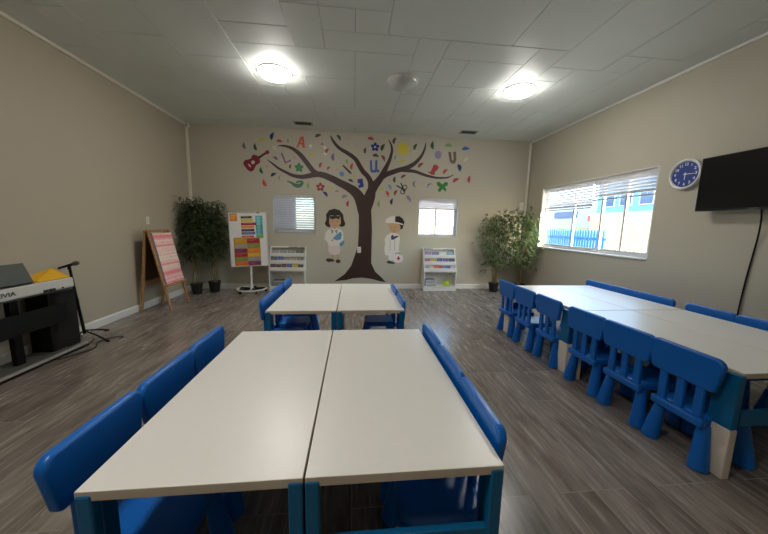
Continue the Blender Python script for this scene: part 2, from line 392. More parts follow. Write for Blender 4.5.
def blind(label, Fw, u0, u1, v0, v1, d, tilt, pitch=.024, w=.026, group=None):
    r = thing('venetian_blind', Fw((u0+u1)/2, v1, d), label, 'blind', group=group); base = Vector(r.location)
    F = lambda u, v, dd: tuple(Vector(Fw(u, v, dd))-base)
    b = B(); b.prism([(u0, v1-.028), (u1, v1-.028), (u1, v1), (u0, v1)], F, d-.014, d+.014); b.build('headrail', WHITE, r, bevel=.002)
    b = B(); v = v1-.045; c, s = math.cos(tilt)*w/2, math.sin(tilt)*w/2
    while v > v0+.03:
        # slightly arched slat of three facets, with thickness
        for e in (0,):
            pr = [(-c, -s), (-c/3, -s/3+.0016), (c/3, s/3+.0016), (c, s)]
            vs = [F(u, v+q[1]-tt, d+q[0]) for tt in (0, .0008) for u in (u0+.004, u1-.004) for q in pr]
            b.add(vs, [(0, 1, 5, 4), (1, 2, 6, 5), (2, 3, 7, 6), (8, 12, 13, 9), (9, 13, 14, 10), (10, 14, 15, 11), (0, 4, 12, 8), (3, 11, 15, 7)])
        v -= pitch
    b.build('slats', SLAT, r)
    b = B(); b.prism([(u0+.002, v0), (u1-.002, v0), (u1-.002, v0+.016), (u0+.002, v0+.016)], F, d-.013, d+.013); b.build('bottom_rail', DARKSLAT, r, bevel=.003)
    for q in (.12, .5, .88):
        b = B(); u = u0+(u1-u0)*q; b.box(-.0012, .0012, -.0012, .0012, 0, v1-v0, mx=Matrix.Translation(Vector(F(u, v0, d-.014)))); b.build('lift_cord', WHITE, r)
    return r
blind('white venetian blind on the far half of the large window, hanging lower', FR, 4.475, 5.705, 1.672, 2.112, .045, math.radians(-38), .043, .050)
blind('white venetian blind on the near half of the large window, raised higher', FR, 3.45, 4.465, 1.782, 2.112, .045, math.radians(-38), .043, .050)
blind('closed white venetian blind covering the whole small window by the flip chart', FB, W2[0]+.015, W2[1]-.015, W2[2]+.02, W2[3]-.014, .035, math.radians(-54), .046, .050)
blind('half-raised white venetian blind on the small window above the tidy magazine rack', FB, W3[0]+.015, W3[1]-.015, 1.64, W3[3]-.014, .035, math.radians(-50), .042, .048)
# survey of the mural: wall coordinates (x, z) in metres
TRUNK= [(0.097, 1.691), (0.103, 1.226), (0.09, 0.905), (0.028, 0.708), (-0.045, 0.49), (-0.175, 0.311), (-0.39, 0.154), (-0.154, 0.18), (-0.008, 0.217), (0.181, 0.234), (0.392, 0.203), (0.563, 0.154), (0.691, 0.135), (0.593, 0.238), (0.457, 0.36), (0.371, 0.537), (0.372, 0.909), (0.376, 1.231), (0.346, 1.778)]
BRANCHES= [[(0.216, 1.594, 0.265), (0.122, 1.851, 0.222), (0.02, 1.986, 0.191), (-0.127, 2.08, 0.16), (-0.281, 2.153, 0.143), (-0.443, 2.232, 0.128), (-0.693, 2.306, 0.11), (-1.004, 2.246, 0.082), (-1.196, 2.264, 0.065), (-1.304, 2.309, 0.054), (-1.453, 2.381, 0.044), (-1.571, 2.467, 0.034), (-1.678, 2.546, 0.011)], [(-0.635, 2.285, 0.097), (-0.79, 2.35, 0.097), (-0.923, 2.512, 0.092), (-1.055, 2.667, 0.084), (-1.188, 2.767, 0.062), (-1.314, 2.808, 0.044), (-1.393, 2.815, 0.032), (-1.472, 2.808, 0.011)], [(-0.466, 3.047, 0.016), (-0.425, 2.967, 0.043), (-0.35, 2.87, 0.058), (-0.262, 2.8, 0.066), (-0.158, 2.746, 0.074), (-0.045, 2.679, 0.079), (0.038, 2.609, 0.083), (0.095, 2.516, 0.09), (0.176, 2.393, 0.096), (0.278, 2.29, 0.1), (0.341, 2.155, 0.121), (0.344, 1.937, 0.183), (0.246, 1.695, 0.245)], [(0.216, 1.634, 0.266), (0.284, 1.836, 0.213), (0.353, 2.017, 0.183), (0.438, 2.15, 0.152), (0.541, 2.29, 0.126), (0.611, 2.43, 0.101), (0.677, 2.565, 0.077), (0.727, 2.697, 0.06), (0.752, 2.827, 0.048), (0.729, 2.937, 0.034), (0.679, 3.024, 0.012)], [(0.501, 2.249, 0.122), (0.611, 2.336, 0.109), (0.749, 2.394, 0.098), (0.893, 2.446, 0.094), (1.007, 2.478, 0.094), (1.123, 2.528, 0.089), (1.219, 2.591, 0.079), (1.297, 2.667, 0.066), (1.362, 2.753, 0.054), (1.404, 2.843, 0.046), (1.428, 2.922, 0.033), (1.433, 3.005, 0.012)], [(0.946, 2.452, 0.074), (1.09, 2.446, 0.07), (1.242, 2.432, 0.062), (1.362, 2.395, 0.058), (1.478, 2.362, 0.054), (1.594, 2.339, 0.049), (1.717, 2.325, 0.042), (1.895, 2.334, 0.032), (1.974, 2.361, 0.023), (2.057, 2.406, 0.01)]]
LEAVES= [('mauve', -2.088, 2.783, 0.129, 100, 'outermost, above the body of the red guitar'), ('dark_green', -1.882, 2.77, 0.139, 100, 'just above the neck of the red guitar'), ('yellow', -1.763, 2.897, 0.167, 15, 'between the navy leaf and the red guitar'), ('navy', -1.562, 2.982, 0.158, 68, 'high at the tip of the outer guitar branch'), ('red', -1.434, 2.889, 0.122, -5, 'above the tip of the upper guitar-side branch'), ('grey_green', -1.27, 2.913, 0.094, 90, 'beside the orange-red letter A, pale'), ('cream', -1.537, 2.757, 0.112, -45, 'curled, under the red leaf by the guitar neck'), ('mauve', -1.521, 2.568, 0.113, -35, 'between the guitar neck and the purple letter L'), ('brown', -1.237, 2.433, 0.095, 70, 'between the purple letter L and the green flower'), ('dark_green', -1.788, 2.338, 0.131, 105, 'just below the red guitar body'), ('navy', -1.562, 2.26, 0.132, 30, 'under the lowest guitar-side branch tip'), ('lavender', -1.421, 2.208, 0.124, 80, 'crescent shaped, above the green snake decal'), ('orange_red', -1.733, 2.106, 0.152, 110, 'lowest below the red guitar'), ('pink', -1.159, 2.596, 0.086, 20, 'between the purple letter L and the upper branch'), ('pink', -1.676, 2.415, 0.085, 40, 'pale, between guitar neck and lowest branch tip'), ('light_green', -0.896, 2.081, 0.126, 90, 'above the small closed-blind window'), ('brown', -0.701, 3.025, 0.135, 20, 'dark, at the ceiling beside the letter A'), ('red', -0.627, 2.875, 0.067, 0, 'tiny, beside the white berries'), ('red', -0.527, 2.756, 0.116, 55, 'between the white berries'), ('yellow', -0.814, 2.664, 0.154, 10, 'pale, under the white berries beside the upper branch'), ('purple', -0.405, 2.648, 0.157, 90, 'pointed, under the branch that reaches the ceiling'), ('red', -0.653, 2.485, 0.127, 65, 'dusky, inside the fork of the guitar-side branches'), ('red', -0.501, 2.428, 0.098, 45, 'small and dusky, above the thick guitar-side bough'), ('dark_green', -0.309, 3.01, 0.136, -55, 'at the ceiling beside the tall branch tip'), ('peach', -0.13, 3.0, 0.137, 10, 'very pale, at the ceiling above the tall branch'), ('peach', 0.05, 2.862, 0.118, 50, 'very pale, beside the brown leaves above the letter U'), ('light_green', -0.134, 2.579, 0.109, 90, 'just under the tall branch, above the brown pencil'), ('orange_red', -0.04, 2.483, 0.139, 80, 'slim, beside the brown pencil decal'), ('peach', -0.336, 2.402, 0.098, 60, 'beside the brown pencil, over the light blue dot'), ('yellow', 0.007, 2.293, 0.1, 20, 'small, above the blue book decal'), ('dark_green', -0.066, 2.195, 0.12, -25, 'beside the blue book decal'), ('yellow', -0.475, 2.045, 0.109, 20, 'beside the red flower decal'), ('navy', -0.572, 1.919, 0.138, -50, 'under the red flower decal'), ('lavender', -0.186, 1.883, 0.14, 20, 'under the thick guitar-side bough near the trunk'), ('lavender', -0.336, 1.981, 0.09, 10, 'very pale, over the head of the girl decal'), ('red', -0.114, 1.753, 0.131, 80, 'lowest one between the girl decal and the trunk'), ('red', 0.325, 3.017, 0.139, -10, 'at the ceiling above the navy flower'), ('dark_green', 0.576, 2.873, 0.16, 65, 'between the navy flower and a branch tip'), ('brown', 0.225, 2.797, 0.129, 80, 'upright, above the tall branch, beside the navy flower'), ('brown', 0.428, 2.699, 0.141, -10, 'lying flat just above the blue letter U'), ('dusky_red', 0.572, 2.663, 0.141, -60, 'between the blue letter U and a branch'), ('brown', 0.804, 3.013, 0.142, 70, 'at the ceiling beside the yellow sun'), ('yellow', 0.974, 2.624, 0.143, 5, 'under the yellow sun, above a branch'), ('light_green', 0.829, 2.693, 0.102, 80, 'small, under and beside the yellow sun'), ('dark_green', 0.828, 2.261, 0.134, 85, 'under the window-side bough near its fork'), ('brown', 1.003, 2.321, 0.123, 30, 'under the window-side bough, above the scissors'), ('light_blue', 0.719, 2.099, 0.134, -60, 'between the trunk fork and the scissors'), ('yellow', 0.56, 2.052, 0.123, 30, 'small, just beside the trunk fork on the window side'), ('orange_red', 0.671, 1.968, 0.134, -65, 'under the light blue leaf by the trunk fork'), ('dusky_red', 0.856, 1.999, 0.134, 60, 'beside the handles of the scissors'), ('navy', 0.78, 1.821, 0.135, 80, 'under the scissors, above the boy decal cap'), ('light_green', 0.517, 1.767, 0.144, 90, 'just beside the trunk, above the boy decal'), ('lavender', 1.115, 1.877, 0.167, -55, 'below the scissors towards the window'), ('dark_green', 1.233, 2.915, 0.143, 65, 'between the yellow sun and a branch tip'), ('cream', 1.243, 2.785, 0.123, 20, 'crescent shaped, under the dark green leaf by the sun'), ('dark_green', 1.59, 2.964, 0.166, 92, 'pointed, just past the branch tip at the ceiling'), ('light_green', 1.915, 2.96, 0.167, 0, 'pale and flat, above the brown letter U'), ('blue', 2.279, 2.914, 0.17, 5, 'outermost at the ceiling past the brown letter U'), ('cream', 2.306, 2.709, 0.127, 45, 'between the outer blue and outer navy leaves'), ('navy', 2.152, 2.54, 0.16, -70, 'drop shaped, below the brown letter U'), ('red', 2.397, 2.324, 0.15, 85, 'outermost of all past the lowest branch tip'), ('red', 2.107, 2.285, 0.16, 30, 'just under the lowest branch tip'), ('red', 1.874, 2.455, 0.138, 45, 'above the lowest branch, beyond the red bird'), ('dusky_red', 1.353, 2.559, 0.155, 40, 'between the two window-side branches'), ('blue', 1.567, 2.147, 0.148, 35, 'crescent shaped, beside the green butterfly'), ('slate', 1.265, 2.187, 0.146, 85, 'drop shaped, between scissors and blue crescent'), ('peach', 1.426, 2.205, 0.105, 70, 'very pale, beside the slate drop leaf')]
GUITAR_BODY= [(-2.125, 2.481), (-2.089, 2.517), (-2.026, 2.533), (-1.973, 2.556), (-1.967, 2.598), (-1.929, 2.624), (-1.877, 2.618), (-1.836, 2.591), (-1.814, 2.55), (-1.808, 2.494), (-1.841, 2.457), (-1.883, 2.438), (-1.906, 2.395), (-1.939, 2.331), (-1.993, 2.304), (-2.044, 2.331), (-2.084, 2.378), (-2.119, 2.424)]
GUITAR_NECK= [(-1.851, 2.586), (-1.718, 2.675), (-1.698, 2.645), (-1.823, 2.554)]
GUITAR_HEAD= [(-1.722, 2.675), (-1.685, 2.718), (-1.643, 2.716), (-1.63, 2.669), (-1.667, 2.64), (-1.702, 2.642)]
GUITAR_HOLE= [(-1.975, 2.501), (-1.943, 2.519), (-1.908, 2.5), (-1.914, 2.462), (-1.95, 2.446), (-1.976, 2.464)]
GUITAR_BRIDGE= [(-2.04, 2.436), (-2.022, 2.454), (-1.978, 2.403), (-2.0, 2.383)]
SNAKE= [(-1.312, 2.152), (-1.265, 2.139), (-1.211, 2.113), (-1.158, 2.078), (-1.093, 2.07), (-1.038, 2.097), (-1.016, 2.135), (-1.048, 2.155), (-1.113, 2.144), (-1.14, 2.122)]
LETTER_A= [(-1.123, 2.79), (-1.039, 2.994), (-0.981, 3.005), (-0.956, 2.793), (-1.006, 2.791), (-1.011, 2.853), (-1.063, 2.855), (-1.085, 2.796)]
LETTER_A_HOLE= [(-1.049, 2.885), (-1.013, 2.889), (-1.014, 2.947)]
LETTER_L= [(-1.419, 2.672), (-1.389, 2.69), (-1.325, 2.514), (-1.239, 2.566), (-1.224, 2.539), (-1.343, 2.481)]
PENCIL= [(-0.239, 2.488), (-0.211, 2.505), (-0.072, 2.386), (-0.044, 2.333), (-0.094, 2.345)]
BOOK= [(0.064, 2.233), (0.168, 2.259), (0.198, 2.095), (0.094, 2.064)]
BOOKIN= [(0.075, 2.201), (0.154, 2.22), (0.172, 2.127), (0.099, 2.103)]
LETTER_U= [(0.312, 2.613), (0.352, 2.621), (0.36, 2.436), (0.389, 2.421), (0.417, 2.444), (0.417, 2.623), (0.462, 2.625), (0.465, 2.435), (0.435, 2.384), (0.356, 2.376), (0.321, 2.413)]
LETTER_U2= [(1.91, 2.845), (1.969, 2.848), (1.995, 2.697), (2.016, 2.678), (2.03, 2.704), (2.016, 2.855), (2.075, 2.858), (2.09, 2.701), (2.064, 2.622), (1.993, 2.619), (1.949, 2.667)]
BUTTERFLY= [(1.697, 2.237), (1.75, 2.25), (1.818, 2.196), (1.875, 2.249), (1.935, 2.24), (1.932, 2.18), (1.874, 2.15), (1.913, 2.094), (1.897, 2.051), (1.831, 2.106), (1.774, 2.041), (1.722, 2.068), (1.761, 2.138), (1.709, 2.173)]
BIRD= [(1.49, 2.445), (1.563, 2.443), (1.595, 2.519), (1.61, 2.575), (1.674, 2.589), (1.73, 2.541), (1.697, 2.481), (1.646, 2.437), (1.66, 2.388), (1.595, 2.38), (1.55, 2.4)]
SCISSORS1= [(0.935, 2.202), (0.964, 2.195), (1.045, 2.024), (1.016, 2.009)]
SCISSORS2= [(0.85, 2.135), (0.873, 2.152), (1.055, 2.066), (1.045, 2.035)]
GREENFLOWER= (-1.076, 2.418)
REDFLOWER= (-0.668, 2.06)
NAVYFLOWER= (0.412, 2.874)
SUN= (0.982, 2.863)
LAVBLOB= (1.704, 2.778)
BLUEDOT= (-0.244, 2.326)
UDOT= (0.48, 2.413)
SH1= (1.034, 2.113)
SH2= (0.993, 2.022)
B1= (-0.851, 2.834)
B2= (-0.581, 2.82)
B3= (-0.568, 2.701)
G_HAIR= [(-0.587, 1.341), (-0.553, 1.42), (-0.56, 1.525), (-0.499, 1.61), (-0.395, 1.644), (-0.289, 1.616), (-0.218, 1.534), (-0.202, 1.429), (-0.17, 1.345), (-0.191, 1.296), (-0.249, 1.282), (-0.316, 1.307), (-0.448, 1.304), (-0.501, 1.268), (-0.553, 1.289)]
G_FACE= [(-0.492, 1.48), (-0.461, 1.514), (-0.382, 1.498), (-0.297, 1.516), (-0.268, 1.467), (-0.26, 1.361), (-0.302, 1.294), (-0.366, 1.266), (-0.366, 1.234), (-0.408, 1.233), (-0.408, 1.265), (-0.466, 1.29), (-0.498, 1.356)]
G_COAT= [(-0.43, 1.251), (-0.342, 1.253), (-0.249, 1.22), (-0.217, 1.162), (-0.209, 1.028), (-0.249, 0.947), (-0.289, 0.898), (-0.515, 0.894), (-0.536, 0.975), (-0.589, 1.022), (-0.572, 1.156), (-0.527, 1.22)]
G_SKIRT= [(-0.51, 0.902), (-0.281, 0.906), (-0.27, 0.798), (-0.297, 0.729), (-0.382, 0.701), (-0.476, 0.722), (-0.526, 0.794)]
G_BOOK= [(-0.43, 1.046), (-0.342, 1.128), (-0.27, 1.188), (-0.238, 1.13), (-0.262, 1.027), (-0.356, 1.004)]
G_BOOK2= [(-0.302, 0.933), (-0.217, 1.007), (-0.184, 0.98), (-0.208, 0.92), (-0.262, 0.876)]
G_SHOE1= [(-0.565, 0.623), (-0.49, 0.635), (-0.396, 0.606), (-0.396, 0.57), (-0.517, 0.558), (-0.559, 0.579)]
G_SHOE2= [(-0.366, 0.598), (-0.315, 0.615), (-0.264, 0.593), (-0.275, 0.544), (-0.334, 0.532), (-0.367, 0.559)]
G_LEGS= [(-0.449, 0.728), (-0.409, 0.723), (-0.42, 0.614), (-0.463, 0.619)]
G_LEGS2= [(-0.342, 0.729), (-0.302, 0.729), (-0.297, 0.607), (-0.334, 0.606)]
B_HAIR= [(0.719, 1.407), (0.783, 1.477), (0.852, 1.518), (0.934, 1.527), (1.006, 1.483), (1.049, 1.414), (1.034, 1.356), (1.015, 1.274), (0.973, 1.25), (0.939, 1.354), (0.832, 1.398), (0.762, 1.392)]
B_CAP= [(0.644, 1.405), (0.666, 1.463), (0.736, 1.506), (0.817, 1.531), (0.852, 1.525), (0.851, 1.41), (0.926, 1.395), (1.022, 1.367), (1.018, 1.344), (0.915, 1.372), (0.809, 1.386), (0.692, 1.376)]
B_FACE= [(0.72, 1.372), (0.821, 1.386), (0.922, 1.377), (0.964, 1.331), (0.968, 1.25), (0.932, 1.196), (0.862, 1.171), (0.79, 1.184), (0.737, 1.234), (0.712, 1.303)]
B_COAT= [(0.79, 1.188), (0.885, 1.179), (0.953, 1.133), (0.965, 1.051), (0.946, 0.863), (0.965, 0.72), (0.839, 0.69), (0.664, 0.712), (0.638, 0.835), (0.658, 0.976), (0.641, 1.041), (0.686, 1.128)]
B_COLLAR= [(0.773, 1.114), (0.815, 1.147), (0.835, 1.105), (0.898, 1.125), (0.946, 1.117), (0.841, 1.045), (0.782, 1.03)]
B_BAG= [(0.831, 0.714), (0.921, 0.732), (1.018, 0.716), (1.044, 0.65), (1.017, 0.578), (0.938, 0.553), (0.859, 0.571), (0.828, 0.647)]
B_CROSS= [(0.93, 0.691), (0.956, 0.692), (0.957, 0.663), (0.981, 0.663), (0.982, 0.635), (0.958, 0.634), (0.958, 0.606), (0.932, 0.605), (0.931, 0.634), (0.91, 0.634), (0.909, 0.663), (0.93, 0.663)]
B_HANDLE= [(0.869, 0.715), (0.877, 0.767), (0.956, 0.773), (0.988, 0.725), (0.969, 0.72), (0.945, 0.751), (0.892, 0.748), (0.888, 0.715)]
B_LEGS= [(0.719, 0.713), (0.838, 0.7), (0.834, 0.6), (0.745, 0.599)]
B_SHOE= [(0.698, 0.579), (0.745, 0.604), (0.806, 0.58), (0.873, 0.552), (0.86, 0.528), (0.759, 0.532), (0.701, 0.546)]
# ------------------------------------------------------------------ furniture: chairs
SEATZ, BACKZ = .30, .66
def make_chair(loc, rz, label):
    """moulded child's chair, facing local +x, origin on the floor under the seat centre"""
    t = thing('childrens_chair', loc, label, 'chair', rz)
    # seat: rounded square slab with a raised rim
    b = B(); pts = [(u, v) for u, v in rrect(.310, .270, .05, 6)]
    b.prism(pts, lambda u, v, d: (u, v, d), SEATZ-.05, SEATZ)
    pts2 = rrect(.27, .28, .04, 6); 
    b.build('seat', BLUE, t, bevel=.012, seg=3, smooth=True)
    sl = lambda z: -.160-(z-.28)*.02                     # backward lean of the back, x at height z
    # backrest panel
    prof = []
    w0, w1, z0, z1, r = .346, .388, .468, BACKZ, .042
    for sx, sz, a0 in ((1, 1, 0), (-1, 1, PI/2), (-1, -1, PI), (1, -1, 1.5*PI)):
        rr = r if sz > 0 else .028
        w = w1 if sz > 0 else w0
        zc = z1-rr if sz > 0 else z0+rr
        for k in range(7):
            a = a0+PI/2*k/6
            u = sx*(w/2-rr)+rr*math.cos(a); z = zc+rr*math.sin(a)
            if sz > 0 : z -= .0
            prof.append((u, z))
    b = B(); b.prism(prof, lambda u, v, d: (sl(v)+d-.10*0-(.25*u*u if False else 0), u, v), -.017, .017)
    b.build('backrest', BLUE, t, bevel=.011, seg=4, smooth=True)
    for y in (-.098, 0, .098):
        b = B(); zt, zb = z0+.02, SEATZ-.035; wt = .021
        vs = []
        for z, w in ((zb, .025), (zt, .022)):
            for dx in (-.011, .011):
                for dy in (-w, w): vs.append((sl(z)+dx+.004, y+dy, z))
        b.add(vs, [(0, 1, 3, 2), (4, 6, 7, 5), (0, 4, 5, 1), (2, 3, 7, 6), (0, 2, 6, 4), (1, 5, 7, 3)])
        b.build('slat', BLUE, t, bevel=.007, seg=3, smooth=True)
    b = B(); b.box(-.185, -.145, -.145, .145, SEATZ-.055, SEATZ-.006); b.build('rear_rail', BLUE, t, bevel=.012, seg=3, smooth=True)
    for sx in (-1, 1):
        for sy in (-1, 1):
            b = B(); b.cone((sx*.152, sy*.138, 0), (sx*.125, sy*.115, SEATZ-.045), .047, .028, 20)
            b.build('leg', BLUE, t, bevel=.006, smooth=True)
    return t
CH = None
def chair(x, y, rz, label, group):
    global CH
    if CH is None:
        CH = make_chair((x, y, 0), rz, label); CH['group'] = group; return CH
    return dup(CH, (x, y, 0), rz, label, group)
g1 = "children's chairs around the front table pair"
for y, w in ((1.005, 'nearest the camera'), (1.39, 'the middle one'), (1.775, 'next to the far tables')):
    chair(-.686+random.uniform(-.006, .006), y+.008, random.uniform(-.01, .01), "blue plastic children's chair, %s, piano side of the front tables" % w, g1)
for y, w in ((1.025, 'nearest the camera'), (1.40, 'the middle one'), (1.765, 'next to the far tables')):
    chair(.330, y+.02, PI+random.uniform(-.01, .01), "blue plastic children's chair, %s, window side of the front tables" % w, g1)
g2 = "children's chairs around the far table pair"
for y, w in ((2.79, 'first of its row'), (3.19, 'the middle one'), (3.58, 'nearest the mural')):
    chair(-.625+random.uniform(-.01, .01), y, random.uniform(-.01, .01), "blue plastic children's chair, %s, piano side of the far tables" % w, g2)
for y, w in ((2.74, 'nearer the front tables'), (3.20, 'nearer the mural')):
    chair(.285, y, PI+random.uniform(-.01, .01), "blue plastic children's chair, %s, window side of the far tables" % w, g2)
g3 = "children's chairs along the long table"
for y, w in ((1.49, 'nearest the camera'), (1.855, 'second from the camera'), (2.225, 'third from the camera'),
             (2.69, 'just past the middle leg'), (3.095, 'second from the leafy plants'), (3.50, 'nearest the leafy plants')):
    chair(2.085+random.uniform(-.006, .006), y-(.024 if y < 2.5 else .004), random.uniform(-.02, .02), "blue plastic children's chair, %s, room side of the long table" % w, g3)
for y, w in ((3.51, 'farthest from the camera'), (3.135, 'middle one of the far three'), (2.76, 'beside the gap'),
             (2.275, 'below the wall clock'), (1.90, 'below the television'), (1.525, 'nearest the camera')):
    chair(2.995, y, PI+random.uniform(-.01, .01), "blue plastic children's chair, %s, wall side of the long table" % w, g3)

# ------------------------------------------------------------------ tables
TZ, TT = .6025, .030
def make_table(x0, x1, y0, y1, label, group, ext=True, out=0):
    cx, cy = (x0+x1)/2, (y0+y1)/2; wx, wy = (x1-x0)/2, (y1-y0)/2
    t = thing('childrens_table', (cx, cy, 0), label, 'table', group=group)
    b = B(); b.box(-wx, wx, -wy, wy, TZ-TT, TZ)
    o = b.build('tabletop', [TABLE, EDGE], t, bevel=.0025)
    for p in o.data.polygons: p.material_index = 0 if p.normal.z > .5 else 1
    lw, ld = .042, .105
    for sx in (-1, 1):
        for sy in (-1, 1):
            # L-shaped leg: broad flange along the side, narrow one across the end
            zb = .285 if ext else 0
            X = lambda a: sx*(wx-a+(out if sx < 0 else 0)); Y = lambda a: sy*(wy-a)
            L2 = [(X(0), Y(-.004)), (X(lw), Y(-.004)), (X(lw), Y(.024)), (X(.024), Y(.05)), (X(.024), Y(ld)), (X(-.0), Y(ld))]
            b = B(); b.prism(L2, lambda u, v, d: (u, v, d), zb, TZ-.012)
            lg = b.build('leg', TEAL, t, bevel=.007, seg=3)
            # rounded lug that laps over the slab edge
            if ext:
                b = B(); L3 = [(X(-.002), Y(-.006)), (X(lw+.001), Y(-.006)), (X(lw+.001), Y(.026)), (X(.027), Y(.052)), (X(.027), Y(ld+.002)), (X(-.002), Y(ld+.002))]
                b.prism(L3, lambda u, v, d: (u, v, d), 0, .285)
                o = b.build('leg_extension', CREAM, lg, bevel=.004); o['label'] = 'white lower leg block'
    for sy in (-1, 1):
        b = B(); a, c = sorted((sy*(wy-.004), sy*(wy-.028)))
        b.box(-wx+.03, wx-.03, a, c, .30, .385); b.build('end_rail', TEAL, t, bevel=.004)
    for sx in (-1, 1):
        b = B(); a, c = sorted((sx*(wx-.004), sx*(wx-.022)))
        b.box(a, c, -wy+.1, wy-.1, TZ-TT-.035, TZ-TT); b.build('side_rail', TEAL, t, bevel=.003)
    return t
gt = "white children's tables with teal legs"
make_table(-.7325, -.1395, .777, 1.997, "white-topped children's table with teal legs, front pair, the one on the piano side", gt)
make_table(-.1335, .463, .777, 1.997, "white-topped children's table with teal legs, front pair, the one on the window side", gt)
make_table(-.722, -.142, 2.474, 3.635, "white-topped children's table, far pair before the mural, piano side", gt)
make_table(-.136, .443, 2.474, 3.635, "white-topped children's table, far pair before the mural, window side", gt)
xm = 2.546
make_table(2.012, xm-.002, 1.254, 2.415, "white-topped children's table of the long block, near end, room side, white leg block showing", gt, out=.028)
make_table(xm+.002, 3.08, 1.254, 2.415, "white-topped children's table in the long block, near end on the wall side below the television", gt)
make_table(2.012, xm-.002, 2.423, 3.56, "white-topped children's table in the long block, far end on the room side", gt, out=.065)
make_table(xm+.002, 3.08, 2.423, 3.56, "white-topped children's table in the long block, far end beneath the large window", gt)

# ------------------------------------------------------------------ ceiling lights, vents, sensor
LAMP_E = M('lit_opal_dome', (255, 252, 246), .4, emis=(255, 251, 244), es=54.)
OPAL = M('unlit_opal_dome', (196, 200, 194), .22)
def dome(x, y, label, lit, r=.185):
    t = thing('ceiling_light', (x, y, H), label, 'ceiling light', group='round ceiling lights')
    b = B(); b.lathe([(r+.010, -.0), (r+.012, -.020), (r+.004, -.028), (r-.02, -.028)], n=40, caps=False); b.build('mounting_ring', SILVER if not lit else WHITE, t, smooth=True)
    b = B(); pr = [(r*math.cos(a), -.024-.072*math.sin(a)) for a in [PI/2*k/8 for k in range(8)]]+[(.0005, -.096)]
    b.lathe(pr[::1], n=40); b.build('dome_shade', LAMP_E if lit else OPAL, t, smooth=True, auto=80)
dome(-.957, 3.975, 'lit round dome ceiling light nearer the piano side wall', True)
dome(2.145, 3.985, 'lit round dome ceiling light nearer the large window', True)
dome(.604, 3.99, 'unlit round dome ceiling light between the two lit ones', False)
dome(-.957, .35, 'lit round dome ceiling light above the front tables, piano side', True)
def vent(x, y, label):
    t = thing('ceiling_vent', (x, y, H), label, 'vent', group='ceiling vents')
    b = B(); F = lambda u, v, d: (u, v, d)
    frame_ring(b, -.17, .17, -.10, .10, .028, F, -.010, .0); b.build('vent_frame', M('vent_paint', (176, 176, 168), .5), t, bevel=.003)
    b = B(); b.box(-.145, .145, -.075, .075, -.003, -.001); b.build('vent_opening', BLACK, t)
    b = B()
    for k in range(5):
        y0 = -.06+k*.028; b.add([(-.142, y0, -.001), (.142, y0, -.001), (.142, y0+.010, -.009), (-.142, y0+.010, -.009), (-.142, y0, -.003), (.142, y0, -.003), (.142, y0+.010, -.011), (-.142, y0+.010, -.011)],
              [(0, 1, 2, 3), (7, 6, 5, 4), (0, 3, 7, 4), (1, 5, 6, 2)])
    b.build('louvres', DARKG, t)
vent(-.925, 5.82, 'small louvred air vent in the ceiling above the letter A decal')
vent(2.17, 5.81, 'small louvred air vent in the ceiling above the small open window')
t = thing('motion_sensor', (XL+.055, YB-.045, H-.05), 'small white corner sensor with dark lens under the ceiling by the bamboo', 'sensor')
b = B(); b.box(-.026, .026, -.02, .04, -.034, .034); b.build('housing', WHITE, t, bevel=.008)
b = B(); b.lathe([(.014, 0), (.013, .008), (.0005, .012)], c=(0, -.02, 0), n=16, axis='y'); 
o = b.build('lens', BLACK, t); o.data.transform(Matrix.Translation((0, -.012, 0)) @ Matrix.Diagonal((1, -1, 1, 1)) @ Matrix.Translation((0, .02, 0)))
# the lens faces the room
for v in o.data.vertices: v.co.y = v.co.y if v.co.y > -1 else v.co.y

def wallplate(name, label, cat, Fw, u, v, w=.07, h=.115, rocker=True):
    t = thing(name, Fw(u, v, 0), label, cat); base = Vector(t.location); F = lambda a, c, d: tuple(Vector(Fw(u+a, v+c, d))-base)
    b = B(); b.prism(rrect(w, h, .006, 3), F, -.006, 0); b.build('cover_plate', WHITE, t, bevel=.0015)
    if rocker:
        b = B(); b.prism(rrect(.03, .06, .003, 3), F, -.010, -.005); b.build('rocker', M('switch_white', (214, 212, 204), .4), t, bevel=.001)
    else:
        for s in (-1, 1):
            b = B(); b.prism(rrect(.034, .03, .008, 3, 0, s*.022), F, -.009, -.005); b.build('socket_face', M('socket_cream', (206, 202, 190), .4), t)
FL = lambda u, v, d: (XL-d, u, v)
wallplate('light_switch', 'white light switch on the side wall just above the wooden easel', 'light switch', FL, 4.955, 1.325)
wallplate('wall_outlet', 'white electrical outlet on the back wall at the edge of the tree trunk', 'outlet', FB, .115, .818, .075, .125, False)
wallplate('light_switch', 'pale wall plate on the back wall high above the leafy plants', 'light switch', FB, 3.585, 1.80, .085, .16)

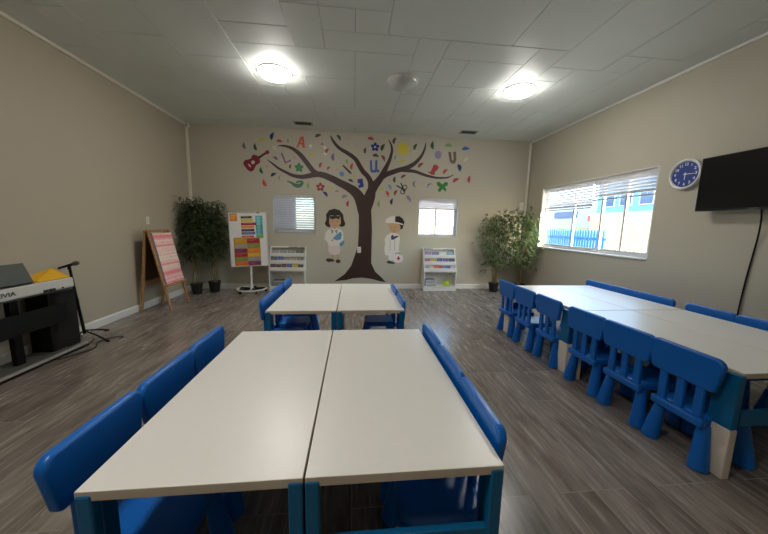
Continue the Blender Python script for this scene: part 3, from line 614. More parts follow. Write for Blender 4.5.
# ------------------------------------------------------------------ television, cable, clock
t = thing('television', (XR, 2.40, 1.81), 'black flat-screen television mounted on the wall beside the round blue clock', 'television')
b = B(); b.box(-.125, -.085, -.475, .475, -.27, .27); b.build('screen_housing', BEZEL, t, bevel=.006)
b = B(); b.box(-.1265, -.1235, -.463, .463, -.250, .262); b.build('screen', SCREEN, t)
b = B(); b.box(-.1275, -.1245, -.035, .035, -.2635, -.257); b.build('maker_badge', M('badge_grey', (120, 122, 124), .4), t)
b = B(); b.box(-.085, -.055, -.30, .30, -.2, .16); b.build('rear_housing', BEZEL, t, bevel=.01)
b = B(); b.box(-.055, -.001, -.12, .12, -.12, .12); b.box(-.06, -.02, -.04, .04, -.16, .16); b.build('wall_bracket', BLACK, t, bevel=.004)
t.rotation_euler = (0, math.radians(0), 0)
pts = [(XR-.10, 2.36, 1.545), (XR-.06, 2.375, 1.45), (XR-.02, 2.40, 1.30), (XR-.010, 2.42, 1.1), (XR-.010, 2.435, .88), (XR-.012, 2.445, .6), (XR-.022, 2.45, .12), (XR-.03, 2.46, .012), (XR-.05, 2.36, .008)]
def smooth_path(pts, n=6):
    P = [Vector(p) for p in pts]; out = []
    for i in range(len(P)-1):
        p0, p1, p2, p3 = P[max(i-1, 0)], P[i], P[i+1], P[min(i+2, len(P)-1)]
        for k in range(n):
            s = k/n; out.append(.5*((2*p1)+(-p0+p2)*s+(2*p0-5*p1+4*p2-p3)*s*s+(-p0+3*p1-3*p2+p3)*s**3))
    return out+[P[-1]]
b = B(); b.tube(smooth_path(pts), .0065, 8); tag(b.build('television_cable', BLACK, smooth=True), 'black cable hanging down the wall from under the television', 'cable')
t = thing('wall_clock', (XR, 3.105, 1.965), 'round wall clock with blue face and white rim beside the television', 'clock')
b = B(); R0 = .168
b.lathe([(R0-.006, -.002), (R0, -.012), (R0-.002, -.034), (R0-.014, -.042), (R0-.026, -.036), (R0-.03, -.024)], n=48, axis='x', caps=False); b.build('rim', M('clock_rim_white', (222, 224, 226), .3), t, smooth=True)
b = B(); b.lathe([(R0-.024, -.024), (R0-.024, -.012)], n=48, axis='x'); b.build('clock_face', M('clock_face_blue', (38, 62, 138), .45), t)
b = B(); FC = lambda u, v, d: (-.0245-d, -u, v)
# seen from inside the room, +y runs to the observer's left
for k in range(1, 13):
    a = PI/2-2*PI*k/12; vs, fs = text_prism(str(k), .042, lambda u, v, d, a=a: FC(u+.108*math.cos(a), v+.108*math.sin(a), d), .001, .0012); b.add(vs, fs)
b.build('numerals', M('clock_numeral_white', (220, 226, 240), .5), t)
CW = M('clock_hand_white', (232, 234, 238), .4)
def hand(name, ang, l, w, d):
    a = PI/2-math.radians(ang); c, s = math.cos(a), math.sin(a)
    b = B(); b.prism([(-.02, -w), (l, -w*.5), (l, w*.5), (-.02, w)], lambda u, v, dd: FC(u*c-v*s, u*s+v*c, dd), d, d+.001); b.build(name, CW, t)
hand('minute_hand', 92, .10, .004, .003); hand('hour_hand', 182, .065, .005, .0015)
b = B(); b.lathe([(.008, -.030), (.008, -.0245)], n=16, axis='x'); b.build('hub_cap', CW, t)
# ------------------------------------------------------------------ wall decals of the mural (thin vinyl on the back wall)
def decal_frame(cx, cz): return lambda u, v, d: (u-cx, -d, v-cz)
def centroid(p): return (sum(a[0] for a in p)/len(p), sum(a[1] for a in p)/len(p))
DG = 'coloured wall decals of the tree mural'
def flat_decal(name, pts, mat, label, cat='wall decal', z=.002, group=None):
    cx, cz = centroid(pts)
    b = B(); b.prism(pts, decal_frame(cx, cz), .0006, z)
    return tag(b.build(name, mat, loc=(cx, YB, cz)), label, cat, group)
def decal_thing(name, c, label): return thing(name, (c[0], YB, c[1]), label, 'wall decal')
def dpart(t, name, pts, mat, z0, z1):
    c = (t.location.x, t.location.z); b = B(); b.prism(pts, decal_frame(*c), z0, z1); return b.build(name, mat, t)
def disc(c, r, n=20, ry=None): return [(c[0]+r*math.cos(2*PI*k/n), c[1]+(ry or r)*math.sin(2*PI*k/n)) for k in range(n)]
def ribbon(cl, n=5):
    """smooth tapering outline from centreline (x,z,width)"""
    P = [Vector((a[0], a[1], a[2])) for a in cl]; Q = smooth_path(P, n); Lf = []; Rt = []
    for i, q in enumerate(Q):
        d = (Q[min(i+1, len(Q)-1)]-Q[max(i-1, 0)]); d = Vector((d.x, d.y)).normalized(); nn = Vector((-d.y, d.x))
        w = max(q.z, .006)/2; Lf.append((q.x+nn.x*w, q.y+nn.y*w)); Rt.append((q.x-nn.x*w, q.y-nn.y*w))
    return Lf, Rt
# perpendicular widths: horizontal widths from the survey are reduced where the bough runs level
tr = decal_thing('tree_decal', (.25, .16), 'huge dark brown tree wall decal with bare curling branches on the back wall')
c0 = (.25, .16)
b = B(); b.prism(TRUNK, decal_frame(*c0), .0006, .0032); b.build('decal_trunk', DECALBARK, tr)
for k, cl in enumerate(BRANCHES):
    Lf, Rt = ribbon(cl); b = B(); n = len(Lf); z0, z1 = .0006, .0022+.0002*k; F = decal_frame(*c0)
    vs = [F(*p, z1) for p in Lf]+[F(*p, z1) for p in Rt]+[F(*p, z0) for p in Lf]+[F(*p, z0) for p in Rt]
    fs = []
    for i in range(n-1):
        fs += [(i, i+1, n+i+1, n+i), (2*n+i, 2*n+i+1, i+1, i), (n+i, n+i+1, 3*n+i+1, 3*n+i)]
    fs += [(0, n, 3*n, 2*n), (n-1, 3*n-1, 4*n-1, 2*n-1)]
    b.add(vs, fs); b.build('branch', DECALBARK, tr)
LN = dict(grey_green='grey-green', dark_green='dark green', light_green='light green', orange_red='orange-red', dusky_red='dusky red', light_blue='light blue', slate='slate blue')
for c, cx, cz, ln, ang, where in LEAVES:
    a = math.radians(ang); w = ln*(.30 if 'drop' not in where else .36); pts = []
    N = 9
    crescent = 'crescent' in where
    up = []; dn = []
    for k in range(N+1):
        s = k/N; h = w*max(0, math.sin(PI*s**.8))**.9
        bend = (.34 if crescent else .10)*ln*math.sin(PI*s)
        up.append(((s-.5)*ln, h*(.45 if crescent else .8)+bend)); dn.append(((s-.5)*ln, -h*(.25 if crescent else .62)+bend))
    pts = up+dn[-2:0:-1]
    pts = [(u*math.cos(a)-v*math.sin(a), u*math.sin(a)+v*math.cos(a)) for u, v in pts]
    b = B(); b.prism(pts, lambda u, v, d: (u, -d, v), .0006, .0032)
    lb = '%s leaf decal %s' % (LN.get(c, c), where.replace(',', ''))
    tag(b.build('leaf_decal', PM[c], loc=(cx, YB, cz)), lb, 'leaf decal', DG)
# guitar
MR = pm('guitar_red_vinyl', (128, 32, 48)); MD = pm('guitar_dark_vinyl', (70, 20, 30)); MCR = pm('decal_cream_vinyl', (212, 196, 186))
t = decal_thing('guitar_decal', centroid(GUITAR_BODY), 'dark red guitar wall decal at the outer end of the tree branches')
dpart(t, 'guitar_body', GUITAR_BODY, MR, .0006, .003); dpart(t, 'guitar_neck', GUITAR_NECK, MD, .003, .0042); dpart(t, 'guitar_head', GUITAR_HEAD, MR, .003, .0046)
dpart(t, 'sound_hole', GUITAR_HOLE, MCR, .003, .0042); dpart(t, 'bridge', GUITAR_BRIDGE, MCR, .003, .0042)
# snake squiggle
cx, cz = centroid(SNAKE); Lf, Rt = ribbon([(x, z, w) for (x, z), w in zip(SNAKE, (.02, .03, .05, .07, .08, .06, .045, .04, .035, .02))], 3)
b = B(); n = len(Lf); F = decal_frame(cx, cz)
b.add([F(*p, .003) for p in Lf]+[F(*p, .003) for p in Rt]+[F(*p, .0006) for p in Lf]+[F(*p, .0006) for p in Rt],
      [f for i in range(n-1) for f in ((i, i+1, n+i+1, n+i), (2*n+i, 2*n+i+1, i+1, i), (n+i, n+i+1, 3*n+i+1, 3*n+i))]+[(0, n, 3*n, 2*n), (n-1, 3*n-1, 4*n-1, 2*n-1)])
tag(b.build('snake_decal', pm('snake_green_vinyl', (60, 110, 78)), loc=(cx, YB, cz)), 'green squiggly snake wall decal above the closed-blind window', 'wall decal')
t = decal_thing('letter_decal', centroid(LETTER_A), 'orange-red capital letter A wall decal under the ceiling')
dpart(t, 'letter_stroke', LETTER_A, pm('letter_orange_vinyl', (206, 72, 46)), .0006, .003); dpart(t, 'letter_counter', LETTER_A_HOLE, pm('letter_counter_vinyl', (190, 168, 148)), .003, .0036)
flat_decal('letter_decal', LETTER_L, pm('letter_purple_vinyl', (128, 84, 116)), 'thin purple letter L wall decal beside the green flower decal')
flat_decal('letter_decal', LETTER_U, pm('letter_blue_vinyl', (62, 96, 170)), 'blue capital letter U wall decal above the trunk fork', z=.003)
flat_decal('letter_decal', LETTER_U2, pm('letter_brown_vinyl', (108, 84, 76)), 'brown capital letter U wall decal near the window side end of the tree', z=.003)
flat_decal('dot_decal', disc(UDOT, .03, 14), pm('dot_blue_vinyl', (66, 96, 168)), 'small blue dot decal at the foot of the blue letter U', z=.003)
flat_decal('dot_decal', disc(BLUEDOT, .05, 16), pm('dot_lightblue_vinyl', (104, 138, 196)), 'round light blue dot decal beside the dark pencil decal', z=.003)
flat_decal('dot_decal', disc(LAVBLOB, .072, 16, .082), pm('dot_lavender_vinyl', (144, 132, 170)), 'large lavender round decal between branch tip and brown letter U', z=.003)
flat_decal('sun_decal', [(SUN[0]+r*math.cos(2*PI*k/32), SUN[1]+r*math.sin(2*PI*k/32)) for k in range(32) for r in ((.115, .135)[k % 2],)], pm('sun_yellow_vinyl', (206, 190, 62)), 'big yellow sun wall decal near the ceiling', z=.003)
flat_decal('pencil_decal', PENCIL, pm('pencil_dark_vinyl', (64, 52, 46)), 'dark brown pencil wall decal under the tall branch', z=.003)
t = decal_thing('book_decal', centroid(BOOK), 'dark blue book wall decal in the fork of the tree')
dpart(t, 'book_cover', BOOK, pm('book_blue_vinyl', (30, 48, 128)), .0006, .003)
dpart(t, 'book_page', [(x*.45+BOOKIN[0][0]*.55, z*.45+BOOKIN[2][1]*.55) for x, z in BOOKIN], pm('book_page_vinyl', (150, 165, 205)), .003, .0036)
for nm, c, col, ctr, lb in (('flower_decal', GREENFLOWER, (46, 122, 66), (70, 140, 80), 'green five-petal flower decal beside the purple letter L'),
                       ('flower_decal', REDFLOWER, (150, 44, 48), (200, 180, 160), 'red five-petal flower decal between closed-blind window and bough'),
                       ('flower_decal', NAVYFLOWER, (26, 44, 112), (190, 190, 200), 'navy flower decal near the ceiling above the blue letter U')):
    t = decal_thing(nm, c, lb); m = pm('petal_vinyl_%d' % col[0], col)
    pts = [(c[0]+(.050+.038*abs(math.cos(2.5*2*PI*k/60)))*math.cos(2*PI*k/60+.3), c[1]+(.050+.038*abs(math.cos(2.5*2*PI*k/60)))*math.sin(2*PI*k/60+.3)) for k in range(60)]
    dpart(t, 'petals', pts, m, .0006, .003); dpart(t, 'flower_centre', disc(c, .022, 12), pm('flower_centre_%d' % col[0], ctr), .003, .0038)
flat_decal('butterfly_decal', BUTTERFLY, pm('butterfly_green_vinyl', (34, 118, 44)), 'bright green butterfly wall decal above the small open window', z=.003)
flat_decal('bird_decal', BIRD, pm('bird_red_vinyl', (168, 32, 44)), 'red bird wall decal perched on the lowest branch', z=.003)
for c, lb in ((B1, 'white berry decal nearest the letter A'), (B2, 'white berry decal, upper one beside the two small red leaves'), (B3, 'white berry decal, lower one under the small red leaf')):
    flat_decal('berry_decal', disc(c, .03, 14), pm('berry_white_vinyl', (226, 220, 206)), lb, z=.003, group='white berry decals')
t = decal_thing('scissors_decal', centroid(SCISSORS1), 'black scissors wall decal with round dotted handles')
MB_ = pm('scissors_black_vinyl', (34, 34, 36)); dpart(t, 'blade', SCISSORS1, MB_, .0006, .0028); dpart(t, 'blade', SCISSORS2, MB_, .0006, .0034)
for c in (SH1, SH2):
    F = decal_frame(t.location.x, t.location.z); b = B(); n = 18; ro, ri = .055, .032
    for k in range(0, n, 1):
        a0, a1 = 2*PI*k/n, 2*PI*(k+.8)/n
        b.prism([(c[0]+ri*math.cos(a0), c[1]+ri*math.sin(a0)), (c[0]+ro*math.cos(a0), c[1]+ro*math.sin(a0)), (c[0]+ro*math.cos(a1), c[1]+ro*math.sin(a1)), (c[0]+ri*math.cos(a1), c[1]+ri*math.sin(a1))], F, .0034, .0042)
    b.build('handle_ring', MB_, t)
# children decals
SK = pm('decal_skin', (196, 160, 124)); HB = pm('decal_black_hair', (36, 30, 28)); CW_ = pm('decal_white_coat', (226, 220, 214)); PK = pm('decal_pale_dress', (222, 204, 202)); DK = pm('decal_shoe_dark', (66, 54, 40))
GRY = pm('decal_outline_grey', (150, 146, 146)); LB = pm('decal_book_blue', (92, 148, 190)); NV = pm('decal_collar_navy', (60, 66, 98)); RC = pm('decal_red', (170, 36, 44))
t = decal_thing('girl_decal', centroid(G_COAT), 'wall decal of a black-haired girl in white coat hugging a blue book')
dpart(t, 'hair', G_HAIR, HB, .0006, .0024); dpart(t, 'face', G_FACE, SK, .0024, .0034); dpart(t, 'leg', G_LEGS, SK, .0006, .0018); dpart(t, 'leg', G_LEGS2, SK, .0006, .0018)
dpart(t, 'skirt', G_SKIRT, PK, .0006, .0026); dpart(t, 'coat', G_COAT, CW_, .0006, .003)
dpart(t, 'book_cover', G_BOOK, LB, .003, .004); dpart(t, 'book_corner', G_BOOK2, LB, .003, .0038)
fc = centroid(G_FACE)
for s in (-1, 1): dpart(t, 'eye', disc((fc[0]+s*.05, fc[1]+.02), .009, 10), HB, .0034, .004)
dpart(t, 'mouth', [(fc[0]-.025, fc[1]-.055), (fc[0], fc[1]-.068), (fc[0]+.025, fc[1]-.055), (fc[0], fc[1]-.061)], RC, .0034, .004)
dpart(t, 'fringe', [(fc[0]-.10, fc[1]+.075), (fc[0]-.03, fc[1]+.065), (fc[0]+.02, fc[1]+.088), (fc[0]+.09, fc[1]+.062), (fc[0]+.10, fc[1]+.13), (fc[0]-.10, fc[1]+.13)], HB, .0034, .004)
dpart(t, 'shoe', G_SHOE1, DK, .0018, .003); dpart(t, 'shoe', G_SHOE2, DK, .0018, .003)
cc = centroid(G_COAT)
for s in (-1, 1): dpart(t, 'coat_lapel', [(cc[0]+s*.01, cc[1]+.12), (cc[0]+s*.07, cc[1]+.15), (cc[0]+s*.055, cc[1]+.05), (cc[0]+s*.045, cc[1]+.05)], GRY, .003, .0035)
dpart(t, 'hand', disc((cc[0]-.04, cc[1]-.08), .022, 12), SK, .004, .0046)
t = decal_thing('boy_decal', centroid(B_COAT), 'wall decal of a boy in white coat and cap carrying a first-aid bag')
dpart(t, 'hair', B_HAIR, HB, .0006, .0024); dpart(t, 'cap', B_CAP, CW_, .0026, .0038); dpart(t, 'face', B_FACE, SK, .0022, .0032)
b2 = [(B_HAIR[2][0], B_HAIR[2][1]), B_HAIR[3], B_HAIR[4], B_HAIR[5], B_HAIR[6], B_CAP[7]]
dpart(t, 'hair_top', b2, HB, .0038, .0044)
dpart(t, 'leg', B_LEGS, CW_, .0006, .0018); dpart(t, 'coat', B_COAT, CW_, .0006, .003); dpart(t, 'collar', B_COLLAR, NV, .003, .0038)
dpart(t, 'bag_handle', B_HANDLE, GRY, .003, .0036); dpart(t, 'bag', B_BAG, M('decal_bag_white', (232, 220, 220), .5), .003, .004); dpart(t, 'bag_cross', B_CROSS, RC, .004, .0046)
dpart(t, 'shoe', B_SHOE, pm('decal_shoe_green', (36, 74, 50)), .0018, .003)
fc = centroid(B_FACE)
for s in (-1, 1): dpart(t, 'eye', disc((fc[0]-.02+s*.04, fc[1]+.012), .008, 10), HB, .0032, .0038)
dpart(t, 'mouth', disc((fc[0]-.01, fc[1]-.06), .018, 12, .009), RC, .0032, .0038)
cc = centroid(B_COAT)
for s, w in ((-1, .0), (1, .0)): dpart(t, 'coat_fold', [(cc[0]+s*.05, cc[1]+.08), (cc[0]+s*.05+.008, cc[1]+.08), (cc[0]+s*.045+.008, cc[1]-.16), (cc[0]+s*.045, cc[1]-.16)], GRY, .003, .0034)

# ------------------------------------------------------------------ plants
def leaf_quad(b, p, d, up, l, w, m=0):
    """a folded, pointed leaf with a little curl"""
    d = d.normalized(); s = d.cross(up)
    if s.length < 1e-3: s = d.orthogonal()
    s.normalize(); n = s.cross(d).normalized()
    a = p; m1 = p+d*l*.35-n*l*.03; e = p+d*l-n*l*.22
    vs = [a, m1+s*w*.5+n*w*.18, m1-s*w*.5+n*w*.18, m1, p+d*l*.7+s*w*.3-n*l*.08, p+d*l*.7-s*w*.3-n*l*.08, p+d*l*.7-n*l*.10, e]
    b.add(vs, [(0, 3, 1), (0, 2, 3), (1, 3, 6, 4), (3, 2, 5, 6), (4, 6, 7), (6, 5, 7)], m)
def bamboo(name, loc, label, pr, ph, canes, h, spread, leafm, nleaf, zlo, seed, ll=.12, lw=.02, bias=(0, 0), bounds=None, droop=.5, group=None):
    rnd = random.Random(seed)
    t = thing(name, loc, label, 'potted plant', group=group)
    b = B(); b.lathe([(pr*.78, 0), (pr, ph*.86), (pr*1.06, ph*.86), (pr*1.06, ph), (pr*.94, ph), (pr*.92, ph*.9), (.001, ph*.9)], n=28); b.build('plant_pot', POT, t, smooth=True)
    b = B(); b.lathe([(pr*.92, ph*.88), (pr*.6, ph*.94), (.001, ph*.95)], n=20); b.build('soil', SOIL, t)
    fol = B()
    for k in range(canes):
        a = rnd.uniform(0, 2*PI); r0 = pr*.6*math.sqrt(rnd.random()); tx = spread*rnd.uniform(-1, 1)*.55+bias[0]; ty = spread*rnd.uniform(-1, 1)*.35+bias[1]
        hh = h*rnd.uniform(.82, .98); P = []
        for s in range(9):
            q = s/8; P.append(Vector((r0*math.cos(a)*(1-q)+tx*q**1.4+.01*math.sin(9*q+k), r0*math.sin(a)*(1-q)+ty*q**1.4, ph*.85+(hh-ph*.85)*q)))
        cb = B(); cb.tube(P, [.008*(1-.6*i/8) for i in range(9)], 6)
        for i in range(1, 9): cb.cone(P[i]-Vector((0, 0, .003)), P[i]+Vector((0, 0, .003)), .0095*(1-.5*i/8), .0095*(1-.5*i/8), 6)
        cb.build('cane', CANE, t)
        for j in range(nleaf//canes):
            q = zlo+(1-zlo)*rnd.random()**.8; i = min(int(q*8), 7); p = P[i].lerp(P[i+1], q*8-i)
            an = rnd.uniform(0, 2*PI); rad = spread*rnd.uniform(.05, .62)*(1-.5*max(0, q-.75)/.25)
            c = p+Vector((math.cos(an)*rad, math.sin(an)*rad*.7, rnd.uniform(-.05, .10)))
            for w in range(3):
                d = Vector((math.cos(an+rnd.uniform(-1, 1)), math.sin(an+rnd.uniform(-1, 1)), rnd.uniform(-droop, .35)))
                l = ll*rnd.uniform(.7, 1.25)
                for e in (c, c+d.normalized()*l):
                    g = Vector(loc)+e
                    if not (XL+.03 < g.x < XR-.03 and g.y < YB-.03): break
                else:
                    leaf_quad(fol, c, d, Vector((rnd.uniform(-.3, .3), rnd.uniform(-.3, .3), 1)), l, lw*rnd.uniform(.8, 1.2))
    o = fol.build('foliage', leafm, t); o['kind'] = 'stuff'
    return t
bamboo('potted_bamboo', (-2.88, 5.74, 0), 'tall dark green potted bamboo in the room corner, black pot nearer the easel', .098, .2, 9, 1.77, .36, LEAFD, 1000, .30, 3, .12, .018, (-.0, 0), group=None)
bamboo('potted_bamboo', (-2.64, 5.91, 0), 'tall dark green potted bamboo nearer the flip chart, in the second black pot', .105, .21, 8, 1.76, .36, LEAFD, 900, .30, 5, .12, .018, (-.02, -.03))
bamboo('potted_ficus', (2.93, 5.90, 0), 'leafy green potted plant by the back wall, nearer the magazine rack', .10, .19, 7, 1.68, .52, LEAFB, 560, .26, 9, .10, .024, (.04, -.05), droop=.8)
bamboo('potted_ficus', (3.42, 5.78, 0), 'leafy green potted plant in the corner under the edge of the large window', .10, .19, 7, 1.74, .56, LEAFB, 760, .26, 12, .10, .024, (-.06, -.06), droop=.8)
# ------------------------------------------------------------------ easel with pink chart (A-frame beside the piano wall)
t = thing('wooden_easel', (-2.86, 4.85, 0), 'wooden A-frame easel standing against the side wall beside the bamboo', 'easel')
def bar(b, p0, p1, w, d, up=(0, 1, 0)):
    """rectangular bar from p0 to p1; w across 'up', d other"""
    p0, p1 = Vector(p0), Vector(p1); z = (p1-p0).normalized(); x = Vector(up); x = (x-z*x.dot(z)).normalized(); y = z.cross(x)
    vs = [p+x*sx*w/2+y*sy*d/2 for p in (p0, p1) for sy in (-1, 1) for sx in (-1, 1)]
    b.add(vs, [(0, 2, 3, 1), (4, 5, 7, 6), (0, 1, 5, 4), (2, 6, 7, 3), (0, 4, 6, 2), (1, 3, 7, 5)])
    return b
o0 = Vector(t.location)
L_ = lambda x, y, z: (x-o0.x, y-o0.y, z)
yn, yf_ = 4.605, 5.085
for y in (yn, yf_):
    b = bar(B(), L_(-2.69, y, .003), L_(-2.93, y+.005, 1.185), .042, .022); b.build('front_leg', PINE, t, bevel=.003)
    b = bar(B(), L_(-3.09, y-.01, .003), L_(-2.965, y, 1.18), .042, .022); b.build('rear_leg', PINE, t, bevel=.003)
b = bar(B(), L_(-2.945, yn-.02, 1.175), L_(-2.945, yf_+.02, 1.175), .03, .03, (0, 0, 1)); b.build('top_rail', PINE, t, bevel=.003)
b = bar(B(), L_(-3.04, yn, .40), L_(-3.04, yf_, .40), .04, .018, (0, 0, 1)); b.build('rear_rail', PINE, t, bevel=.003)
b = bar(B(), L_(-2.735, yn-.02, .375), L_(-2.735, yf_+.03, .375), .02, .085, (0, 0, 1)); b.build('tray', PINE, t, bevel=.003)
b = bar(B(), L_(-3.035, (yn+yf_)/2, .45), L_(-2.975, (yn+yf_)/2, 1.14), .44, .006); b.build('rear_board', BROWNB, t)
b = bar(B(), L_(-2.775, (yn+yf_)/2, .45), L_(-2.915, (yn+yf_)/2, 1.14), .44, .006); b.build('front_board', BROWNB, t)
# the chart itself leans on the tray
c = thing('pink_chart', (-2.745, 4.845, .392), 'pink and cream printed chart resting on the wooden easel', 'chart', 0)
b = B(); b.box(-.014, .014, -.225, .225, 0, .765); o = b.build('chart_sheet', [CHART, M('chart_edge_lilac', (150, 140, 168), .6)], c)
for p in o.data.polygons: p.material_index = 0 if p.normal.x > .5 else 1
c.rotation_euler = (0, math.radians(-11.3), 0)

# ------------------------------------------------------------------ flip chart on a round wheeled base
t = thing('flip_chart_stand', (-1.945, 5.865, 0), 'white wheeled flip chart stand on a round base beside the magazine rack', 'flip chart')
b = B(); n = 44; prf = [(.245, .058), (.262, .058), (.270, .070), (.262, .082), (.245, .082), (.237, .070)]
vs = [(r*math.cos(2*PI*k/n), r*math.sin(2*PI*k/n), h) for k in range(n) for r, h in prf]; q = len(prf)
b.add(vs, [(k*q+j, ((k+1) % n)*q+j, ((k+1) % n)*q+(j+1) % q, k*q+(j+1) % q) for k in range(n) for j in range(q)]); b.build('base_ring', WHITE, t, smooth=True)
for k in range(5):
    a = 2*PI*k/5+.3; e = Vector((.25*math.cos(a), .25*math.sin(a), 0))
    b = bar(B(), (0, 0, .075), (e.x, e.y, .07), .03, .014, (0, 0, 1)); s = b.build('spoke', BLACK, t, bevel=.002)
    b = B(); b.cone((e.x, e.y, .036), (e.x, e.y, .06), .01, .012, 10); ax = Vector((math.sin(a), -math.cos(a), 0))*.011; cc = Vector((e.x, e.y, .0225)); b.cone(cc-ax, cc+ax, .0225, .0225, 16); b.build('caster', BLACK, t, smooth=True)
b = B(); b.cone((0, 0, .07), (0, 0, .62), .02, .02, 18); b.cone((0, 0, .06), (0, 0, .11), .045, .03, 20); b.build('pole', WHITE, t, smooth=True)
b = B(); b.cone((0, 0, .6), (0, .03, 1.2), .014, .014, 14); b.box(-.10, .10, .02, .035, .85, 1.2); b.build('support_bracket', SILVER, t)
# board in its own frame: u right (0.. .665), v up (0..1.0)
bx = bpy.data.objects.new('writing_board', None)
UB, VB = .668, 1.0
rot = Matrix.Translation((-.335+.002, -.02, .50)) @ Matrix.Rotation(math.radians(-4.0), 4, 'X') @ Matrix.Rotation(math.radians(-2.6), 4, 'Y')
def brd(name, parts, mats, d0, d1, parent, bev=0):
    b = B()
    for i, (pts, mi) in enumerate(parts): b.prism(pts, lambda u, v, d: tuple(rot @ Vector((u-.0, -d, v))), d0, d1, mi)
    return b.build(name, mats, parent, bevel=bev)
R4 = lambda u0, v0, u1, v1: [(u0, v0), (u1, v0), (u1, v1), (u0, v1)]
bpy.data.objects.remove(bx)
board = brd('writing_board', [(R4(0, 0, UB, VB), 0)], [M('whiteboard_white', (232, 232, 232), .3)], 0, .02, t, .003)
fr = []
for a in ((R4(-.008, -.008, UB+.008, .006)), (R4(-.008, VB-.006, UB+.008, VB+.008)), (R4(-.008, 0, .004, VB)), (R4(UB-.004, 0, UB+.008, VB))): fr.append((a, 0))
brd('board_frame', fr, [SILVER], -.004, .024, board)
brd('pen_clip', [(R4(.24, .985, .46, 1.005), 0)], [SILVER], .02, .035, board)
brd('red_marker', [(R4(.50, .985, .56, .999), 0)], [pm('marker_red', (150, 40, 50))], .024, .036, board)
k = 1/300*.665
U = lambda u: (u-22)*k
V = lambda v: 1.0-(v-60)*.00228
posters = {}
def poster(name, label, cells, base, d=.022):
    """paper sheet clipped on the board: base rect + coloured cells"""
    cols = []; parts = []
    allc = [base]+cells
    for (u0, v0, u1, v1, col) in allc:
        if col not in cols: cols.append(col)
    mats = [pm('%s_ink_%d' % (name, i), c_, .55) for i, c_ in enumerate(cols)]
    b = B()
    for i, (u0, v0, u1, v1, col) in enumerate(allc):
        e = .0 if i == 0 else .0008
        b.prism(R4(U(u0), V(v1), U(u1), V(v0)), lambda u, v, dd: tuple(rot @ Vector((u, -dd, v))), d-.0005 if i == 0 else d+.001, d+.001+e*(1+.02*i), cols.index(col))
    o = b.build(name, mats, None); o.location = t.location
    return tag(o, label, 'poster')
Wc = (230, 228, 222)
poster('orange_card', 'small orange card at the top corner of the flip chart board', [(44, 78, 82, 84, (246, 196, 130)), (40, 92, 76, 98, (246, 196, 130)), (40, 106, 66, 112, (246, 196, 130))], (30, 66, 90, 128, (232, 146, 60)))
rows = []
for i, (c_, v0, v1, e) in enumerate((((44, 52, 40), 90, 108, 210), ((214, 196, 70), 112, 136, 220), ((176, 38, 42), 142, 164, 243), ((236, 150, 60), 168, 188, 225), ((66, 56, 70), 194, 214, 225), ((98, 122, 170), 218, 240, 232), ((206, 70, 50), 248, 262, 220))):
    rows.append((120, v0, e, v1, c_)); rows.append((136, v0+6, e-30, v0+10, tuple(int(q*.5+110) for q in c_)))
poster('rainbow_list_poster', 'poster of stacked coloured bars, upper middle of the flip chart board', rows, (116, 84, 226, 264, Wc))
tl = [(240, 90, 284, 160, (96, 186, 196)), (240, 164, 290, 200, (60, 160, 150)), (244, 204, 292, 238, (70, 150, 190)), (250, 240, 294, 270, (120, 180, 70))]
tl += [(250, 98+12*i, 274, 102+12*i, (190, 228, 230)) for i in range(13)]
poster('teal_strip_poster', 'narrow teal and green poster beside the stacked coloured bars on the flip chart', tl, (238, 88, 296, 272, (84, 170, 180)))
g = []
cells = [((212, 158, 40), (166, 38, 58)), ((160, 160, 156), (128, 150, 62)), ((120, 34, 84), (222, 128, 40)), ((168, 30, 56), (230, 176, 48)), ((124, 148, 60), (150, 150, 166)), ((224, 110, 48), (118, 48, 96))]
vs_ = [270, 316, 352, 390, 424, 458, 494]
for i in range(6):
    for j in range(2):
        g.append((56+104*j, vs_[i]+2, 158+104*j, vs_[i+1]-2, cells[i][j]))
        for q in range(2): g.append((66+104*j, vs_[i]+10+q*9, 130+104*j-20*q, vs_[i]+13+q*9, tuple(min(255, int(z*.6+90)) for z in cells[i][j])))
poster('colour_grid_poster', 'big poster of yellow, crimson, green and purple boxes on the flip chart', g, (50, 264, 266, 498, (196, 150, 70)), .0225)

